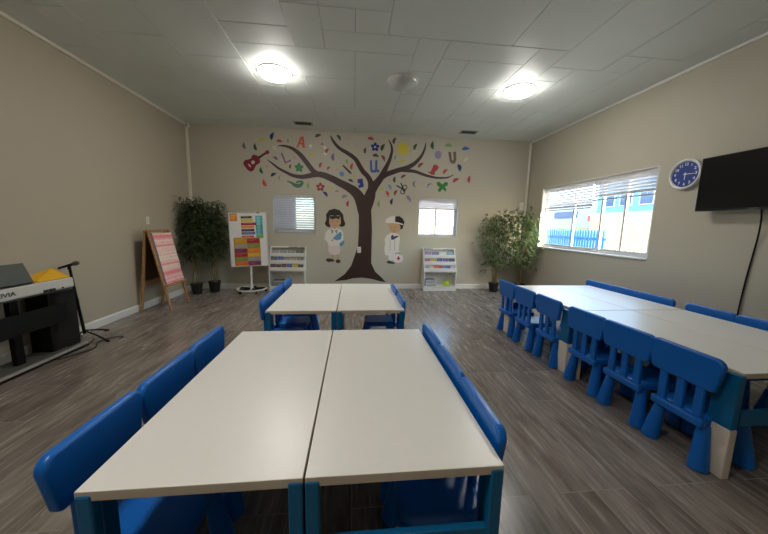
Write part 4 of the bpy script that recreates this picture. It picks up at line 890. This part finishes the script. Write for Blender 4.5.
# ------------------------------------------------------------------ magazine racks
def rack(loc, label, books, tag_, top):
    t = thing('magazine_rack', loc, label, 'magazine rack', group='white magazine racks')
    w, dp, h = .69, .24, .875       # local: x across, y from front (0) to back (dp)
    side = [(0, 0), (0, .38), (.012, .44), (.04, .50), (.075, .60), (.12, .72), (.165, .84), (.18, h), (dp, h), (dp, 0), (.16, 0), (.15, .03), (.08, .03), (.06, 0)]
    for sx in (-1, 1):
        b = B(); a, c_ = sorted((sx*w/2, sx*(w/2-.018))); b.prism(side, lambda u, v, d: (d, u, v), a, c_); b.build('side_panel', WHITE, t, bevel=.002)
    b = B(); b.box(-w/2+.018, w/2-.018, dp-.010, dp-.002, .06, h); b.build('back_panel', WHITE, t)
    b = B(); b.box(-w/2+.018, w/2-.018, .004, dp-.01, .075, .093); b.build('bottom_shelf', WHITE, t, bevel=.002)
    b = B(); b.box(-w/2+.018, w/2-.018, .010, .022, .0, .075); b.build('plinth', WHITE, t)
    b = B(); b.box(-w/2+.018, w/2-.018, .004, dp-.01, .395, .413); b.build('middle_shelf', WHITE, t, bevel=.002)
    tiers = ((.004, .413), (.055, .55), (.105, .685))
    for (y, z) in tiers:
        b = B(); b.box(-w/2+.018, w/2-.018, y, y+.012, z, z+.062); b.box(-w/2+.018, w/2-.018, y, y+.075, z-.008, z+.004); b.build('pocket_rail', WHITE, t, bevel=.002)
    b = B(); b.box(-w/2+.018, w/2-.018, .17, dp-.01, h-.03, h-.014); b.build('top_shelf', WHITE, t)
    nm = {0: 'lowest', 1: 'middle', 2: 'top'}
    ordn = ['first', 'second', 'third', 'fourth', 'fifth', 'sixth', 'seventh', 'eighth']
    for k, (y, z) in enumerate(tiers):
        n = len(books[k]); x = -w/2+.03; gap = (w-.06)/n
        for i, (col, cn, hh) in enumerate(books[k]):
            bw = gap*.92; th = .008
            c_ = pm('book_cover_%s' % cn.replace(' ', '_'), col, .4)
            c2 = pm('book_stripe_%s' % cn.replace(' ', '_'), tuple(min(255, int(q*.5+110)) for q in col), .4)
            b = B(); x0 = x+gap*i
            b.box(0, bw, 0, th, 0, hh, 0); b.box(bw*.12, bw*.88, -.0008, .0002, hh*.74, hh*.84, 1); b.box(bw*.2, bw*.6, -.0008, .0002, hh*.62, hh*.68, 1)
            b.box(.002, bw-.002, .001, th-.001, hh, hh+.001, 2)
            o = b.build('picture_book', [c_, c2, MCR], None, loc=(loc[0]+x0, loc[1]+y+.016, z+.0045), rot=(math.radians(-9), 0, 0))
            tag(o, '%s picture book, %s tier, %s from the piano side, %s' % (cn, nm[k], ordn[i], tag_), 'book', group='picture books in the magazine racks')
    return t
DKc = (52, 42, 44)
bl = [[((70, 48, 52), 'dark maroon', .115), (DKc, 'dark brown', .11), ((110, 50, 56), 'dull red', .12), ((56, 96, 168), 'blue', .12), ((206, 196, 50), 'yellow', .12), ((64, 50, 52), 'blackish brown', .11)],
      [((88, 92, 100), 'grey', .11), ((76, 120, 176), 'sky blue', .12), ((150, 146, 136), 'light grey', .105), ((170, 150, 130), 'tan', .11), ((118, 128, 92), 'olive', .11)],
      [((176, 160, 152), 'pale pink', .115), ((140, 136, 130), 'pale grey', .11), ((150, 142, 134), 'stone grey', .115), ((84, 90, 84), 'dark green-grey', .11)]]
rack((-1.305, 5.96, 0), 'white magazine rack beside the flip chart, under the closed-blind window', bl, 'rack by the flip chart', None)
bl = [[((150, 160, 130), 'sage green', .11), ((214, 196, 170), 'cream', .11), ((206, 110, 60), 'orange', .12), ((186, 70, 60), 'red', .115), ((110, 130, 180), 'blue', .11), ((90, 90, 130), 'indigo', .11), ((190, 190, 200), 'silver', .115)],
      [((176, 110, 130), 'rose', .115), ((200, 186, 80), 'yellow', .115), ((92, 84, 150), 'violet blue', .12), ((110, 104, 160), 'lilac', .115), ((60, 64, 80), 'charcoal', .115)],
      [((150, 120, 160), 'mauve', .11), ((96, 90, 150), 'purple blue', .11), ((216, 216, 200), 'off-white', .11), ((110, 150, 170), 'teal blue', .12)]]
rack((1.79, 5.95, 0), 'white magazine rack under the small open window, holding a lime toy', bl, 'rack under the open window', None)
# things on and in the racks
def stack(x, y, z, items, cx_, lab, grp):
    for i, (w, d, h, col, nm) in enumerate(items):
        b = B(); b.box(-w/2, w/2, -d/2, d/2, 0, h, 0); b.box(-w/2+.003, w/2+.0005, -d/2-.0005, d/2-.003, .003, h-.003, 1)
        o = b.build('storage_book' if False else 'flat_book', [pm('flat_book_%s' % nm.replace(' ', '_'), col, .5), pm('page_edge_%s' % nm.replace(' ', '_'), tuple(int(q*.4+120) for q in col), .7)], loc=(x+random.uniform(-.008, .008), y, z+.0005), rot=(0, 0, random.uniform(-.05, .05)))
        tag(o, '%s flat book, %s in the pile %s' % (nm, ('bottom', 'second', 'third', 'fourth', 'fifth', 'sixth')[i], lab), 'book', group=grp); z += h+.001
stack(-1.48, 6.07, .0935, [(.24, .16, .03, (40, 36, 34), 'black'), (.23, .15, .022, (96, 62, 50), 'brown'), (.23, .155, .024, (60, 64, 58), 'dark grey'), (.21, .15, .02, (128, 150, 150), 'grey-blue'), (.2, .14, .018, (56, 56, 52), 'charcoal')], 0, 'on the low shelf by the flip chart', 'flat books in the racks')
stack(1.60, 6.07, .0935, [(.22, .15, .024, (92, 96, 84), 'dark olive'), (.21, .15, .03, (160, 164, 150), 'pale sage'), (.20, .15, .02, (196, 194, 188), 'white'), (.2, .15, .022, (110, 112, 112), 'grey'), (.19, .14, .018, (190, 190, 196), 'pale lilac'), (.19, .14, .018, (120, 122, 130), 'slate grey')], 0, 'on the low shelf under the open window', 'flat books in the racks')
# lime toy: rounded watering-can like pot
t = thing('toy_pot', (1.955, 6.05, .0935), 'round lime green toy pot on the bottom shelf of the rack', 'toy')
LIME = pm('lime_plastic', (176, 206, 40), .35)
b = B(); b.lathe([(.035, 0), (.055, .02), (.060, .05), (.050, .085), (.045, .10), (.041, .10), (.045, .08), (.03, .02), (.001, .015)], n=24); b.build('bowl', LIME, t, smooth=True)
b = B(); b.tube(smooth_path([(-.05, 0, .03), (-.085, 0, .05), (-.11, 0, .045)]), [.016, .015, .014, .014, .013, .013, .012, .012, .012, .012, .012, .014, .016], 10); b.build('spout', LIME, t, smooth=True)
b = B(); b.tube(smooth_path([(.05, 0, .03), (.085, 0, .045), (.085, 0, .075), (.048, 0, .085)]), .007, 8); b.build('handle', LIME, t, smooth=True)
for (x, y, z, w, col, lb, nm) in ((-1.20, 6.13, .8615, .17, (40, 42, 44), 'dark thin booklet lying on top of the rack by the flip chart', 'dark'), (-1.02, 6.13, .8615, .10, (90, 92, 92), 'grey booklet on top of the rack by the flip chart', 'grey'),
                              (1.56, 6.13, .8615, .18, (58, 60, 72), 'dark booklet on top of the rack under the open window', 'dark b'), (1.99, 6.13, .8615, .20, (150, 176, 206), 'light blue booklet on top of the rack under the open window', 'light blue')):
    b = B(); b.box(-w/2, w/2, -.045, .045, 0, .010, 0); b.box(-w/2+.002, w/2+.0004, -.0454, .043, .002, .008, 1)
    tag(b.build('booklet', [pm('booklet_'+nm.replace(' ', '_'), col), MCR], loc=(x, y-.01, z), rot=(0, 0, random.uniform(-.06, .06))), lb, 'book', group='booklets on top of the racks')

# ------------------------------------------------------------------ digital piano, its stand, and things around it
XPF, XPB, YP1, YP0 = -2.79, -3.075, 3.235, 1.91
t = thing('digital_piano', (-2.93, 2.57, .635), 'silver and black digital piano along the side wall', 'digital piano'); o0 = Vector(t.location)
Lp = lambda x, y, z: (x-o0.x, y-o0.y, z-o0.z)
yl0, yl1 = YP0-o0.y, YP1-o0.y; xf, xb = XPF-o0.x, XPB-o0.x
b = B(); b.prism([(xf, .018), (xf+.004, .030), (xf, .105), (xf-.012, .112), (xf-.11, .112), (xf-.11, .06), (xb, .055), (xb, .0), (xf-.02, .0)], lambda u, v, d: (u, d, v), yl0, yl1); b.build('case', SILVER, t, bevel=.003)
b = B(); b.prism([(xf-.004, .001), (xf+.001, .016), (xf-.02, .016), (xf-.03, .001)], lambda u, v, d: (u, d, v), yl0+.01, yl1-.01); b.build('lower_case', DARKG, t)
b = B(); b.box(xf-.014, xf-.108, yl0+.0, yl1-.002, .112, .1145); o = b.build('control_strip', DARKG, t)
nk = 52; kw = (yl1-yl0-.10)/nk
b = B()
for k in range(nk): b.box(xb+.012, xf-.115, yl0+.05+k*kw+.0006, yl0+.05+(k+1)*kw-.0006, .056, .078)
b.build('white_keys', M('piano_key_white', (236, 234, 228), .25), t)
b = B()
for k in range(nk):
    if (k % 7) in (0, 1, 3, 4, 5): b.box(xb+.06, xf-.115, yl0+.05+(k+1)*kw-.006, yl0+.05+(k+1)*kw+.006, .078, .09)
b.build('black_keys', M('piano_key_black', (16, 16, 17), .3), t)
b = B(); vs, fs = text_prism('PRIVIA', .052, lambda u, v, d: (xf+.0045+d-.002*0, u*1.2+2.625-o0.y, v+.062), .0015, .0006); b.add(vs, fs); b.build('lettering', M('logo_grey', (88, 88, 84), .4), t)
b = B(); b.box(xf-.004, xf+.007, yl1-.30, yl1-.19, .018, .042); b.build('connector_panel', DARKG, t)
for y in (yl1-.28, yl1-.235, yl1-.12):
    b = B(); b.cone((xf-.0, y, .03), (xf+.009, y, .03), .008, .008, 10); b.build('socket', BLACK, t)
b = B(); b.prism([(xf-.06, .114), (xf-.055, .114), (xf-.125, .29), (xf-.131, .29)], lambda u, v, d: (u, d, v), 2.10-o0.y, 2.93-o0.y); b.build('music_rest', M('music_rest_grey', (84, 88, 84), .4), t, bevel=.001)
b = B(); b.prism([(xf-.035, .1145), (xf-.03, .125), (xf-.06, .125), (xf-.07, .1145)], lambda u, v, d: (u, d, v), 2.10-o0.y, 2.94-o0.y); b.build('rest_ledge', DARKG, t)
t = thing('piano_stand', (-2.93, 2.57, 0), 'black piano stand with wide crossboard and grey floor rail', 'piano stand'); o0 = Vector(t.location)
b = B(); b.box(-2.865-o0.x, -2.845-o0.x, YP0-o0.y, 3.20-o0.y, .315, .50); b.build('crossboard', M('stand_black_board', (16, 16, 17), .55, spec=.25), t, bevel=.003)
for y in (1.96, 3.065):
    b = B(); b.prism([(-.03, .05), (.05, .05), (.07, .634), (-.10, .634)], lambda u, v, d: (u-.01, d, v), y-o0.y-.012, y-o0.y+.012); b.build('side_frame', BLACK, t, bevel=.003)
b = B(); b.box(-2.985-o0.x, -2.94-o0.x, 2.80-o0.y, 2.87-o0.y, .02, .60); b.build('rear_post', BLACK, t, bevel=.004)
b = B(); b.box(-.17, .10, -.62, .66, .0, .022); b.build('floor_plate', M('floor_plate_grey', (88, 86, 82), .5), t, bevel=.003)
b = B(); b.box(.10, .135, -1.2, .76, .0, .035); b.build('floor_rail', RAIL, t, bevel=.005)
b = B(); b.box(.135, .143, -1.2, .76, .0, .018); b.build('rail_edge', BLACK, t)
# monitor speaker behind the stand
t = thing('floor_speaker', (-3.03, 3.255, 0), 'black upright loudspeaker standing behind the piano end', 'speaker')
b = B(); b.box(-.09, .10, -.155, .155, .0, .595); b.build('cabinet', BLACK, t, bevel=.012)
b = B(); b.box(.10, .106, -.14, .14, .02, .575); b.build('grille', BLACKF, t, bevel=.004)
# sunny yellow folder
t = tag(B().add([(-.10, -.15, 0), (.10, -.17, 0), (.10, .165, 0), (-.10, .21, .078), (-.10, -.15, .004), (.10, -.17, .004), (.10, .165, .004), (-.10, .21, .082)],
       [(3, 2, 1, 0), (4, 5, 6, 7), (0, 1, 5, 4), (1, 2, 6, 5), (2, 3, 7, 6), (3, 0, 4, 7)]).build('paper_folder', pm('folder_yellow', (240, 180, 20), .5), loc=(-2.905, 3.06, .7505)),
       'bright yellow paper folder lying on the end of the digital piano', 'folder')
# microphone and stand
t = thing('microphone_stand', (-3.0, 3.54, 0), 'black microphone stand with folded tripod feet beside the piano', 'microphone stand'); P0 = Vector((0, 0, 0))
b = B(); b.tube([(0, 0, .05), (-.012, -.03, .42), (-.02, -.06, .80)], [.015, .014, .012], 12); b.build('pole', BLACK, t, smooth=True)
b = B(); b.cone((-.012, -.03, .40), (-.012, -.031, .46), .017, .015, 12); b.build('height_clutch', BLACK, t)
for (x, y) in ((.345, -.14), (.065, .23), (-.07, -.03)):
    b = B(); b.tube([(0, 0, .085), (x*.5, y*.5, .055), (x, y, .011)], .0085, 8); lg = b.build('foot', BLACK, t, smooth=True)
    b = B(); q = Vector((x, y, 0)).normalized()*.03; b.cone((x-q.x, y-q.y, .0135), (x+q.x*.2, y+q.y*.2, .0115), .0135, .011, 10); b.build('rubber_tip', BLACKF, lg)
b = B(); b.cone((-.022, -.062, .785), (-.02, -.06, .83), .016, .013, 12); b.build('clip', BLACK, t)
t = thing('microphone', (-3.02, 3.48, .832), 'black handheld microphone with grey mesh head in the stand clip', 'microphone')
b = B(); d = Vector((1, -.12, .30)).normalized(); b.tube([-d*.17, -d*.165, -d*.06, d*.05], [.009, .011, .013, .016], 14); b.build('body', BLACK, t, smooth=True)
b = B(); b.tube([d*.05, d*.056, d*.075, d*.095, d*.108, d*.112], [.017, .022, .025, .022, .012, .002], 16); b.build('mesh_head', M('mic_mesh_grey', (96, 88, 80), .6, metal=.3, var=.4, scale=300), t, smooth=True)
b = B(); b.tube(smooth_path([tuple(-d*.17), (-.22, .02, -.07), (-.12, -.02, -.25), (-.07, .05, -.6), (-.03, .08, -.828), (.12, .04, -.829), (.22, -.12, -.829)]), .0035, 6)
b.build('cord', BLACK, t, smooth=True)
b = B(); b.tube(smooth_path([(-2.76, 2.95, .006), (-2.70, 3.08, .006), (-2.66, 3.18, .006), (-2.68, 3.28, .006), (-2.74, 3.36, .006), (-2.72, 3.50, .006), (-2.62, 3.56, .006), (-2.60, 3.48, .006)]), .0045, 6)
tag(b.build('floor_cable', BLACK, smooth=True), 'thin black cable looping on the floor by the microphone stand', 'cable')

# ------------------------------------------------------------------ outside
b = B(); b.box(XR+.2, 60, -10, 60, -.12, -.02); b.box(-30, XR+.2, YB+.4, 60, -.12, -.02)
tag(b.build('ground', M('pale_concrete', (140, 134, 126), .8, var=.1)), kind='structure')
FBL = M('fence_blue_paint', (14, 96, 176), .5)
t = thing('picket_fence', (8.0, 10.3, 0), 'bright blue picket fence outside the large window', 'fence')
b = B()
for k in range(24):
    y = -1.45+k*.125; b.prism([(y, 0), (y+.085, 0), (y+.085, 1.26), (y+.0425, 1.36), (y, 1.26)], lambda u, v, d: (d, u, v), -.01, .01)
b.build('pickets', FBL, t)
b = B(); b.box(.01, .045, -1.5, 1.5, .3, .38); b.box(.01, .045, -1.5, 1.5, 1.0, 1.08); b.build('rails', FBL, t)
t = thing('white_metal_fence', (10.0, 9.4, 0), 'pale spiked metal fence outside, beyond the near panes of the large window', 'fence')
b = B()
for k in range(30): y = -2.3+k*.16; b.cone((0, y, 0), (0, y, .98), .012, .012, 6); b.cone((0, y, .98), (0, y, 1.08), .02, .002, 6)
b.build('spikes', M('fence_grey_paint', (150, 160, 172), .5), t)
b = B(); b.box(-.02, .02, -2.35, 2.4, .2, .24); b.box(-.02, .02, -2.35, 2.4, .8, .84); b.build('rails', M('fence_grey_paint_b', (150, 160, 172), .5), t)
t = thing('white_building', (15.0, 14, 0), 'pale blue two-storey building with dark windows seen outside', 'building')
BLB = M('building_paleblue', (96, 142, 172), .7)
b = B(); b.box(0, 5, -4.4, 3.4, 0, 5.5); b.build('facade', BLB, t)
b = B(); b.box(-.4, 0, -4.4, 3.4, 0, 2.35); b.build('lower_wall', M('building_cream', (176, 158, 122), .8), t)
for y in (-3.7, -2.5, -1.3, -.1, 1.1, 2.2):
    b = B(); b.box(-.03, .02, y, y+.7, 2.75, 3.35); wn = b.build('building_window', M('building_glass', (40, 66, 96), .3), t)
    b = B(); F = lambda u, v, d: (d, u, v); frame_ring(b, y-.05, y+.75, 2.70, 3.4, .05, F, -.05, .02); b.build('window_surround', OUTW, wn)
t = thing('shop_building', (17.5, 22.2, 0), 'low white shopfront outside with a red sign band', 'building')
b = B(); b.box(0, 5, -4.2, 7, 0, 3.6); b.build('facade', OUTW, t)
b = B(); b.box(-.1, 0, -3.2, -1.2, 2.0, 2.4); b.build('sign_band', M('sign_red', (190, 60, 60), .5), t)
b = B(); b.box(-.1, 0, 0, 2.6, 2.3, 2.8); b.build('dark_sign', M('sign_dark', (60, 70, 100), .5), t)
b = B(); b.box(-.06, 0, -3.6, 4.5, 1.35, 1.5); b.build('shop_ledge', M('ledge_yellow', (170, 140, 80), .6), t)
# beyond the back wall
t = thing('parked_car', (4.85, 12.2, 0), 'blue parked car outside the small open window', 'car', PI/2*0)
CB = M('car_blue_paint', (24, 70, 150), .25, coat=.5)
b = B(); prof = [(-2.0, .25), (2.0, .25), (2.05, .7), (1.9, .86), (1.1, .95), (.6, 1.36), (-.9, 1.38), (-1.5, .98), (-2.0, .9), (-2.08, .6)]
b.prism(prof, lambda u, v, d: (u, d, v), -.8, .8); b.build('car_body', CB, t, bevel=.05, seg=3, smooth=True)
b = B(); b.prism([(.98, .97), (.56, 1.31), (-.1, 1.32), (-.1, .97)], lambda u, v, d: (u, d, v), -.815, .815); b.prism([(-.2, .97), (-.2, 1.32), (-.85, 1.32), (-1.3, .99)], lambda u, v, d: (u, d, v), -.815, .815); b.build('car_windows', M('car_glass', (40, 50, 60), .1), t)
for x in (-1.25, 1.25):
    for y in (-.8, .8):
        b = B(); b.cone((x, y-.1, .31), (x, y+.1, .31), .31, .31, 24); b.build('wheel', BLACK, t, smooth=True)
t = thing('neighbour_house', (5.0, 19, 0), 'white neighbouring house beyond the small open window', 'building')
b = B(); b.box(-6, 6, 0, 6, 0, 3.4); b.build('facade', M('house_white', (164, 156, 158), .8), t)
b = B(); b.box(-6.3, 6.3, -.5, 6.3, 3.4, 3.6); b.build('eaves', M('eaves_grey', (170, 170, 176), .6), t)
b = B(); b.box(-6, 6, -.04, 0, 1.1, 1.3); b.build('string_course', M('string_cream', (176, 150, 96), .8), t)
for x in (-4, -1.6, 1.0, 3.4):
    b = B(); b.box(x, x+1.0, -.03, 0, 1.5, 2.6); b.build('house_window', M('house_glass', (84, 84, 122), .3), t)
# block added outside to darken the flip-chart half of the closed blind
t = tag(B().box(-3.2, -1.29, YB+.55, YB+.75, 0, 3.2).build('blind_shade_block', M('block_grey', (112, 104, 92), .9)), 'grey block added outside to darken half the closed-blind window', 'light blocker')

# ------------------------------------------------------------------ light
w = bpy.data.worlds.new('sky'); SC.world = w; w.use_nodes = True; nt = w.node_tree
sky = nt.nodes.new('ShaderNodeTexSky'); sky.sky_type = 'NISHITA'; sky.sun_disc = False
sky.sun_elevation = math.radians(28); sky.sun_rotation = math.radians(170); sky.air_density = 1.0; sky.dust_density = 2.0
nt.links.new(sky.outputs[0], nt.nodes['Background'].inputs[0]); nt.nodes['Background'].inputs[1].default_value = SKY_S
sd = bpy.data.lights.new('sun', 'SUN'); sd.energy = SUN_S; sd.angle = math.radians(.6); sd.color = (1, .86, .62)
so = bpy.data.objects.new('sun', sd); COL.objects.link(so); so.rotation_euler = Vector((-.2, .95, -.16)).to_track_quat('-Z', 'Y').to_euler()

# ------------------------------------------------------------------ camera
cd = bpy.data.cameras.new('camera'); cd.sensor_fit = 'HORIZONTAL'; cd.sensor_width = 36; cd.lens = 298.418/768*36; cd.clip_start = .02
co = bpy.data.objects.new('camera', cd); COL.objects.link(co)
Rv = Vector((.99477694, -.09982296, .02131251)); Uv = Vector((-.0074239, .13748741, .99047569)); Fv = Vector((.10180242, .9854606, -.13602823))
mt = Matrix.Identity(4)
for i in range(3): mt[i][0] = Rv[i]; mt[i][1] = Uv[i]; mt[i][2] = -Fv[i]
mt.translation = Vector((0, 0, CAMZ)); co.matrix_world = mt
SC.camera = co
SC.view_settings.view_transform = 'Standard'; SC.view_settings.look = 'None'; SC.view_settings.gamma = 1; SC.view_settings.use_curve_mapping = False
SC.view_settings.exposure = EXPO
SC.cycles.max_bounces = 10; SC.cycles.diffuse_bounces = 5; SC.cycles.transparent_max_bounces = 16; SC.cycles.use_denoising = True
SC.cycles.sample_clamp_indirect = 8; SC.cycles.caustics_reflective = False; SC.cycles.caustics_refractive = False
